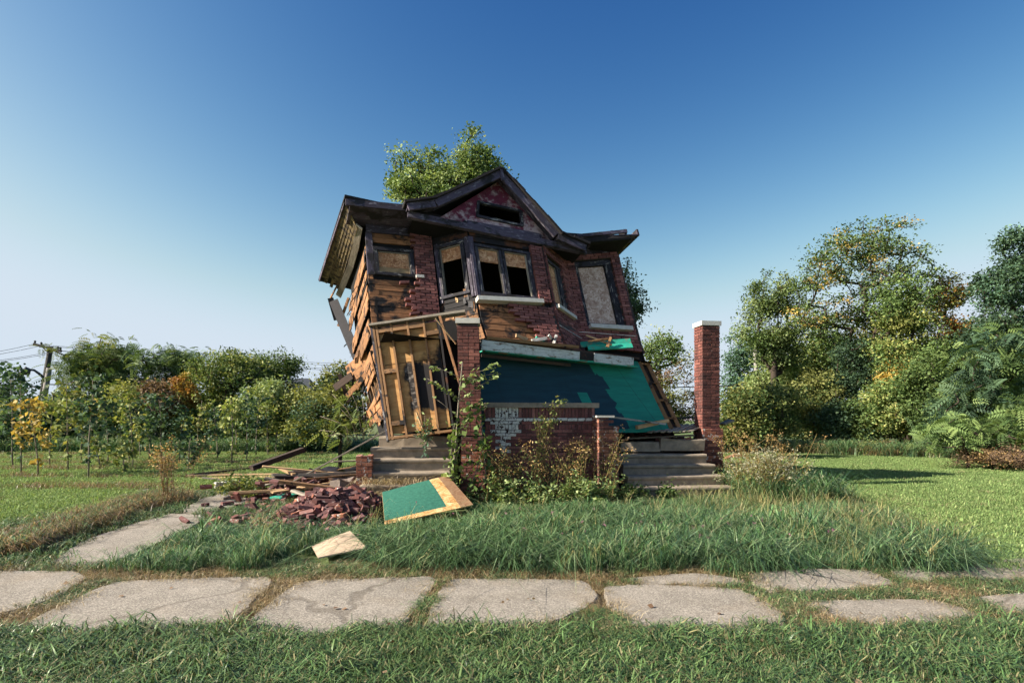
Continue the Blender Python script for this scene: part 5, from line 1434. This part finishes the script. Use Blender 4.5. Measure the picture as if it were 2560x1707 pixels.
weed_patch('goldenrod', 'tall yellow green goldenrod stems rising above the porch wall rail', 7, (.25, .55), (11.0, 11.3), (1.5, 1.95), 'yellowgreen', 'yellowgreen', size=.05, seed=4, lean=.18)
weed_patch('leafy_weeds', 'low green weeds at the foot of the porch wall', 55, (-.35, 1.9), (10.4, 11.2), (.2, .5), 'green', 'light', size=.07, seed=5)
weed_patch('aster_bush', 'bushy whitish seeding asters right of the right steps', 95, (4.55, 5.45), (11.0, 12.3), (.5, .95), 'olive', 'silver', seed=6, lean=.35, fluff=24)
weed_patch('tall_grass_weeds', 'tall thin seeding stalks behind the white asters', 26, (4.6, 6.0), (11.8, 12.8), (.9, 1.35), 'olive', 'dry', seed=8, lean=.2, leafn=4)
weed_patch('leafy_weeds', 'dark leafy weeds on the ground left of the bottom right step', 22, (2.0, 3.2), (11.2, 11.6), (.12, .34), 'green', 'green', size=.06, seed=9)
weed_patch('leafy_weeds', 'green weeds growing between the scattered bricks by the drive', 16, (-5.9, -5.2), (11.6, 12.4), (.15, .4), 'yellowgreen', 'green', size=.07, seed=10)
weed_patch('dry_weeds', 'tall brown seeding plume at the end of the weed strip', 16, (-6.7, -6.3), (10.9, 11.5), (.7, 1.25), 'rust', 'dry', seed=11, lean=.12)

# ------------------------------------------------------------------ grass: tufts scattered over the ground
LIB = bpy.data.collections.new('tuft_library')
def tuft(name, n, h, spread, cols, width, curve=.5, seed=0, flat=0.0, mat='grassblade', coll=None):
    g = np.random.default_rng(seed)
    b = np.stack([g.normal(0, spread, n), g.normal(0, spread, n), np.zeros(n)], 1)
    a = g.uniform(0, 6.283, n); hh = h * g.uniform(.45, 1.15, n); cv = curve * g.uniform(.2, 1.4, n) * hh
    d = np.stack([np.cos(a), np.sin(a), np.zeros(n)], 1); s = np.stack([-np.sin(a + g.normal(0, .6, n)), np.cos(a), np.zeros(n)], 1)
    up = np.array([0, 0, 1.0]); w = width * g.uniform(.6, 1.3, n)
    p0 = b; p1 = b + d * (cv * .25)[:, None] + up * (hh * .55)[:, None]; p2 = b + d * (cv * .9)[:, None] + up * (hh * (1 - flat * .5))[:, None]
    p3 = b + d * (cv * 1.7)[:, None] + up * (hh * (1.0 - flat - .25 * curve))[:, None]
    V = np.stack([p0 - s * w[:, None] * .5, p0 + s * w[:, None] * .5, p1 + s * w[:, None] * .5, p1 - s * w[:, None] * .5, p2 + s * w[:, None] * .35, p2 - s * w[:, None] * .35, p3], 1)
    k = np.arange(n)[:, None] * 7
    q = np.concatenate([k + np.array([0, 1, 2, 3]), k + np.array([3, 2, 4, 5])]); t = k + np.array([5, 4, 6])
    c0 = np.array([lin3(x) for x in cols]); ci = g.integers(0, len(cols), n); col = c0[ci] * g.uniform(.62, 1.35, n)[:, None]
    C = np.repeat(col[:, None, :], 7, 1); 
    me = npmesh(name, V.reshape(-1, 3), q, M[mat], C.reshape(-1, 3), t)
    o = bpy.data.objects.new(name, me); coll.objects.link(o)
def collection(name):
    c = bpy.data.collections.new(name); return c
cl = {k: collection(k) for k in ('lawn', 'tall', 'dry', 'far', 'broad', 'straw', 'seed', 'arch')}
LG = ['3c5634', '4a663c', '5a7646', '6a8050', '344c30', '847f5c']
FG = ['6a8450', '788f58', '869c64', '627a4c', '94a06c', '7e965c']
TG = ['3a5a34', '4a6e40', '5c8250', '769464', '42624a', '929c74', '2e4832']
for i in range(5):
    tuft('lawn_tuft', 42, .09, .07, LG, .0065, 1.1, i, .25, coll=cl['lawn'])
    tuft('far_tuft', 130, .045, .15, FG, .008, .7, 20 + i, .1, mat='lawnblade', coll=cl['far'])
    tuft('tall_tuft', 46, .36, .075, TG, .0085, .75, 40 + i, .15, coll=cl['tall'])
    tuft('dry_tuft', 34, .16, .07, ['7a6248', '947852', '665040', 'a58c64', '666640', '5c6a40'], .005, .9, 60 + i, .3, coll=cl['dry'])
    tuft('straw_tuft', 26, .10, .09, ['9c8c6c', '87765a', 'b8a886', '7c6a4c'], .004, 1.9, 80 + i, .75, coll=cl['straw'])
    tuft('arch_tuft', 34, .42, .07, ['3c5636', '4a6840', '5e7c50', '7a9068', '304834'], .011, 1.7, 140 + i, .35, coll=cl['arch'])
    tuft('seed_tuft', 7, .5, .05, ['8a8c5c', 'a89c6c', '74804c', 'b4a47c'], .006, .7, 120 + i, .1, coll=cl['seed'])
    tuft('broad_tuft', 14, .11, .06, ['365a30', '486c3a', '5c7e48'], .028, 1.0, 100 + i, .3, coll=cl['broad'])

def scatter(name, pts, coll, smin, smax, label, cat, zs=None):
    pts = np.asarray(pts, float); n = len(pts)
    me = bpy.data.meshes.new(name); me.vertices.add(n); me.vertices.foreach_set("co", pts.astype(np.float32).ravel())
    for an, ty, val in (("rz", 'FLOAT', R.uniform(0, 6.283, n)), ("sc", 'FLOAT', R.uniform(smin, smax, n) if zs is None else zs), ("ix", 'INT', R.integers(0, 5, n)), ("tx", 'FLOAT', R.normal(0, .12, n))):
        me.attributes.new(an, ty, 'POINT').data.foreach_set("value", val.astype(np.int32 if ty == 'INT' else np.float32))
    o = put(name, me); tag(o, label, cat, None, 'stuff')
    ng = bpy.data.node_groups.new(name, 'GeometryNodeTree')
    ng.interface.new_socket("Geometry", in_out='INPUT', socket_type='NodeSocketGeometry'); ng.interface.new_socket("Geometry", in_out='OUTPUT', socket_type='NodeSocketGeometry')
    N = ng.nodes; gi, go = N.new('NodeGroupInput'), N.new('NodeGroupOutput')
    ip = N.new('GeometryNodeInstanceOnPoints'); ci = N.new('GeometryNodeCollectionInfo')
    ci.inputs['Collection'].default_value = coll; ci.inputs['Separate Children'].default_value = True; ci.inputs['Reset Children'].default_value = True
    def attr(nm, ty):
        a = N.new('GeometryNodeInputNamedAttribute'); a.data_type = ty; a.inputs['Name'].default_value = nm; return a.outputs['Attribute']
    cx = N.new('ShaderNodeCombineXYZ'); er = N.new('FunctionNodeEulerToRotation'); Lk = ng.links.new
    Lk(attr('rz', 'FLOAT'), cx.inputs[2]); Lk(attr('tx', 'FLOAT'), cx.inputs[0]); Lk(cx.outputs[0], er.inputs[0]); Lk(er.outputs[0], ip.inputs['Rotation'])
    Lk(attr('sc', 'FLOAT'), ip.inputs['Scale']); Lk(attr('ix', 'INT'), ip.inputs['Instance Index'])
    ip.inputs['Pick Instance'].default_value = True
    Lk(gi.outputs[0], ip.inputs['Points']); Lk(ci.outputs[0], ip.inputs['Instance']); Lk(ip.outputs[0], go.inputs[0])
    md = o.modifiers.new('scatter', 'NODES'); md.node_group = ng
    return o
def area(x0, x1, y0, y1, dens):
    n = int((x1 - x0) * (y1 - y0) * dens)
    return np.stack([R.uniform(x0, x1, n), R.uniform(y0, y1, n), np.zeros(n)], 1)
def vnoise(p, s, seed=0):
    """cheap smooth noise for patchiness"""
    x, y = p[:, 0] * s, p[:, 1] * s
    return (np.sin(x * 1.7 + 3.1 * seed) * np.cos(y * 2.3 + seed) + np.sin(x * 3.9 - y * 2.1 + seed * 1.7) * .6 + np.cos(x * .8 + y * 4.7 + seed) * .5 + np.sin(x * 7.3 + y * 6.1) * .3) / 2.4
inview = lambda p, m=2.4: np.abs(p[:, 0]) < p[:, 1] * .9 + m
# near lawn strip
p = area(-7.5, 7.5, 2.6, 4.75, 230); edge_y = 4.42 + .10 * vnoise(p, 1.1, 2) + .06 * vnoise(p, 3.7, 5)
p = p[(p[:, 1] < edge_y) & inview(p)]
scatter('lawn_grass', p, cl['lawn'], 1, 1, 'mown grass verge in front of the sidewalk', 'grass', np.clip(.85 + .3 * vnoise(p, 1.6, 12) + R.normal(0, .2, len(p)), .4, 1.5))
p2 = p[R.random(len(p)) < np.where(vnoise(p, 1.2, 17) > 0, .26, .06)]; scatter('verge_weeds', p2, cl['broad'], .2, .5, 'broad leaved weeds in the grass verge', 'weeds')
p2 = p[(R.random(len(p)) < .22) & (vnoise(p, .9, 7) > .1)]; scatter('verge_straw', p2, cl['straw'], .5, 1.0, 'dry clippings in the grass verge', 'straw')
# between the slabs
p = area(-8.5, 8.5, 4.25, 6.5, 260); keep = ~on_slab(p, .985) & inview(p)
p = p[keep]; g_ = vnoise(p, 1.3, 3) + .55 * (p[:, 0] > 2.2)
scatter('joint_weeds', p[(g_ < .35) & (R.random(len(p)) < .55)], cl['dry'], .22, .5, 'brown dead weeds in the sidewalk joints', 'weeds')
q = p[(g_ > .12)]; scatter('joint_grass', q[R.random(len(q)) < .8], cl['lawn'], .4, .8, 'green grass growing between the sidewalk slabs', 'grass')
q = p[R.random(len(p)) < .4]; scatter('joint_straw', q, cl['straw'], .4, .9, 'dry straw along the slab edges', 'straw')
p = area(-8.5, 8.5, 4.3, 6.4, 60); p = p[on_slab(p, 1.0) & ~on_slab(p, .9) & inview(p)]; p[:, 2] = .03
scatter('slab_straw', p, cl['straw'], .3, .8, 'wisps of straw lying on the slab rims', 'straw')
# tall grass in front of the house
p = area(-5.2, 7.6, 6.0, 13.2, 85)
lo = 6.12 + .14 * vnoise(p, .8, 4) + .05 * vnoise(p, 3, 1)
left = np.interp(p[:, 1], [6.1, 7, 8, 9.5, 11, 12.5], [-4.4, -3.9, -3.75, -4.15, -4.0, -3.7]) + .12 * vnoise(p, 2.2, 6)
right = np.interp(p[:, 1], [6.1, 7, 10, 13.2], [4.7, 5.3, 6.2, 6.6]) + .25 * vnoise(p, 1.2, 8)
keep = (p[:, 1] > lo) & (p[:, 0] > left) & (p[:, 0] < right) & inview(p)
stairs_l = (p[:, 0] > -2.9) & (p[:, 0] < -.95) & (p[:, 1] > 10.3); porch = (p[:, 1] > 11.5 + .1 * p[:, 0]) & (p[:, 0] > -1.1) & (p[:, 0] < 4.9)
heap = ((p[:, 0] - hc[0]) / .85) ** 2 + ((p[:, 1] - hc[1] + .15) / 1.0) ** 2 < 1
shq = np.array([(-1.9, 8.75), (-.65, 9.75), (-1.18, 10.75), (-2.19, 9.85)]); sh2 = np.array([(-2.35, 6.2), (-1.5, 6.3), (-1.9, 7.4), (-2.55, 6.95)])
keep &= ~stairs_l & ~porch & ~heap & ~in_poly(p, shq + (shq.mean(0) - shq) * -.22) & ~in_poly(p, sh2)
keep &= ~((p[:, 0] < -3.0) & (p[:, 1] > 10.2))
p = p[keep]
edge_f = np.clip((p[:, 1] - lo[keep]) / .5, .0, 1) * .4 + .6
front_sheet = ((p[:, 0] > -3.8) & (p[:, 0] < -.6) & (p[:, 1] > 7.9) & (p[:, 1] < 9.9)) | ((p[:, 0] > -2.7) & (p[:, 0] < -1.6) & (p[:, 1] < 6.9))
zs = (.72 + .5 * vnoise(p, .9, 9) + .22 * vnoise(p, 2.7, 3) + R.normal(0, .16, len(p))) * edge_f * np.where(front_sheet, .34, 1.0) * np.interp(p[:, 1], [6, 8, 9.5, 13], [.92, .85, .62, .6])
zs = np.where((p[:, 1] > 10.3) & (p[:, 0] > 1.8), zs * .7, zs)
zs = np.clip(zs, .25, 1.6)
arch = (vnoise(p, .7, 21) + .3 * (p[:, 1] < 7.6) - .25 * (p[:, 0] > 3)) > .22
scatter('arching_grass', p[arch & ~front_sheet & (p[:, 1] < 9.5) & (R.random(len(p)) < .5)], cl['arch'], .4, .95, 'dark clumps of long arching grass in the rank grass', 'grass')
low_ = vnoise(p, 1.9, 31) < -.28
zs = zs * np.where(low_, .5, 1) * np.where(arch, .7, 1)
scatter('tall_grass', p, cl['tall'], 1, 1, 'rank unmown grass between the sidewalk and the house', 'grass', zs)
q = p[(R.random(len(p)) < .16) & (vnoise(p, 1.1, 11) > -.1)]; scatter('tall_grass_weeds_low', q, cl['broad'], .5, 1.1, 'broad leaved weeds in the rank grass', 'weeds')
q = p[(R.random(len(p)) < np.where(p[:, 0] > 3.2, .28, .06))]; scatter('dry_seed_grass', q, cl['seed'], .5, .95, 'straw coloured seeding grass among the rank grass', 'grass')
# lawns
p = area(5.2, 26, 6.3, 29, 44); right2 = np.interp(p[:, 1], [6.1, 7, 10, 13.2, 14, 29], [4.5, 5.1, 6.0, 6.4, 5.5, 5.5])
wood_e = np.interp(p[:, 0], [5, 12, 18, 26], [29, 28.5, 24, 17.5])
p = p[(p[:, 0] > right2) & (p[:, 1] < wood_e) & inview(p)]
scatter('mown_lawn', p, cl['far'], .7, 1.3, 'mown green lawn right of the house', 'grass')
q = p[(R.random(len(p)) < .12) & (vnoise(p, .5, 3) > 0)]; scatter('lawn_straw', q, cl['straw'], .6, 1.2, 'dry patches in the right lawn', 'straw')
p = area(-24, -7.3, 7.0, 31, 42); rowf = np.sin((p[:, 1] + .12 * vnoise(p, 1.2, 3)) * 2 * math.pi / 2.6)
bare = (rowf > .55) & (p[:, 1] > 11.5)
p_l = p[~bare & inview(p, 2.4) & (p[:, 0] < -7.45 + .1 * vnoise(p, 1.5, 2))]
scatter('mown_field', p_l, cl['far'], .8, 1.5, 'mown grass of the planted field left of the drive', 'grass')
q = p[bare & inview(p, 2.4) & (R.random(len(p)) < .35)]; scatter('row_weeds', q, cl['dry'], .5, 1.3, 'brown dead weeds along the planted rows', 'weeds')
p = area(-8, -3.5, 13.5, 31, 26); p = p[inview(p) & ~((p[:, 0] > -5.6) & (p[:, 1] < 15))]
scatter('back_grass', p, cl['far'], .9, 1.7, 'grass behind the rubble heap', 'grass')
# the weed strip down the middle of the drive
t = R.uniform(0, 1, 900); cxx = np.interp(t, [0, .3, .6, 1], [-5.95, -6.3, -6.6, -6.85]); cyy = np.interp(t, [0, 1], [6.6, 11.9])
p = np.stack([cxx + R.normal(0, .13, 900) * (.7 + .5 * t), cyy, np.zeros(900)], 1)
p = p[vnoise(p, 1.6, 4) > -.45]
scatter('drive_weeds', p, cl['dry'], .6, 1.7, 'brown dead weed strip down the middle of the drive', 'weeds')
q = p[R.random(len(p)) < .3]; scatter('drive_grass', q, cl['tall'], .35, .7, 'green grass in the drive weed strip', 'grass')
q = area(-7.9, -4.4, 6.1, 13, 40); q = q[~on_slab(q, .97) & inview(q)]; scatter('drive_edge_grass', q, cl['lawn'], .6, 1.4, 'short grass along the drive edges', 'grass')
p = area(-2.75, -1.1, 10.35, 11.3, 60); p[:, 2] = np.interp(p[:, 1], [10.4, 10.75, 10.76, 11.05, 11.06, 11.3], [.2, .2, .41, .41, .62, .62]); p = p[(p[:, 0] < -1.6) & (p[:, 1] < 11.0)]
scatter('step_straw', p, cl['straw'], 1.0, 2.2, 'heap of dry straw on the left steps', 'straw')
# a few fallen leaves
p = np.concatenate([area(-4, 4, 3.1, 4.4, 2.5), area(-5, 5, 4.6, 6.1, 1.6)]); p = p[inview(p)]; n = len(p); p[:, 2] = np.where(p[:, 1] < 4.4, .07, .04)
v, q, cc = leaf_arrays(p, rdir(n) * np.array([1, 1, .2]), rdir(n, 1.5), R.uniform(.03, .06, n), pal('rust', n) * 1.3, 1.4)
tag(put('fallen_leaves', npmesh('fallen_leaves', v, q, M['foliage'], cc)), 'scattered brown fallen leaves on the verge and sidewalk', 'leaves', None, 'stuff')
# clover flowers
p = area(1.6, 5.0, 6.4, 8.4, 5); p = np.concatenate([p, area(-4, 1.6, 6.4, 9, 1.5)]); n = len(p)
c = np.repeat([lin3('b07c98')], n, 0) * R.uniform(.7, 1.3, (n, 1)); p[:, 2] = R.uniform(.22, .36, n)
pos = np.repeat(p, 8, 0) + R.normal(0, .008, (n * 8, 3)); v, q, cc = leaf_arrays(pos, rdir(n * 8, .5), rdir(n * 8), np.full(n * 8, .017), np.repeat(c, 8, 0), 1.0)
tag(put('clover_flowers', npmesh('clover_flowers', v, q, M['foliage'], cc)), 'pink clover heads dotted through the rank grass', 'flowers', None, 'stuff')
# rough grass at the foot of the wood and hedges
p = area(4.5, 24, 16, 31, 22); we = np.interp(p[:, 0], [4, 12, 18, 26], [29, 28.3, 23.8, 17.3]); p = p[(p[:, 1] > we) & (p[:, 1] < we + 2.5) & inview(p)]
scatter('wood_edge_grass', p, cl['tall'], .9, 2.0, 'long dark grass at the foot of the right wood', 'grass')
q = p[R.random(len(p)) < .5]; scatter('wood_edge_weeds', q, cl['dry'], 1.5, 3.5, 'brown weeds at the foot of the right wood', 'weeds')
p = area(-27, -5, 28.5, 31, 16); p = p[inview(p)]; scatter('hedge_foot_grass', p, cl['tall'], 1.0, 2.2, 'long grass at the foot of the left hedge', 'grass')
p = area(4.6, 6.4, 10.9, 13, 40); scatter('aster_grass', p, cl['tall'], .8, 1.7, 'long grass round the white asters', 'grass')
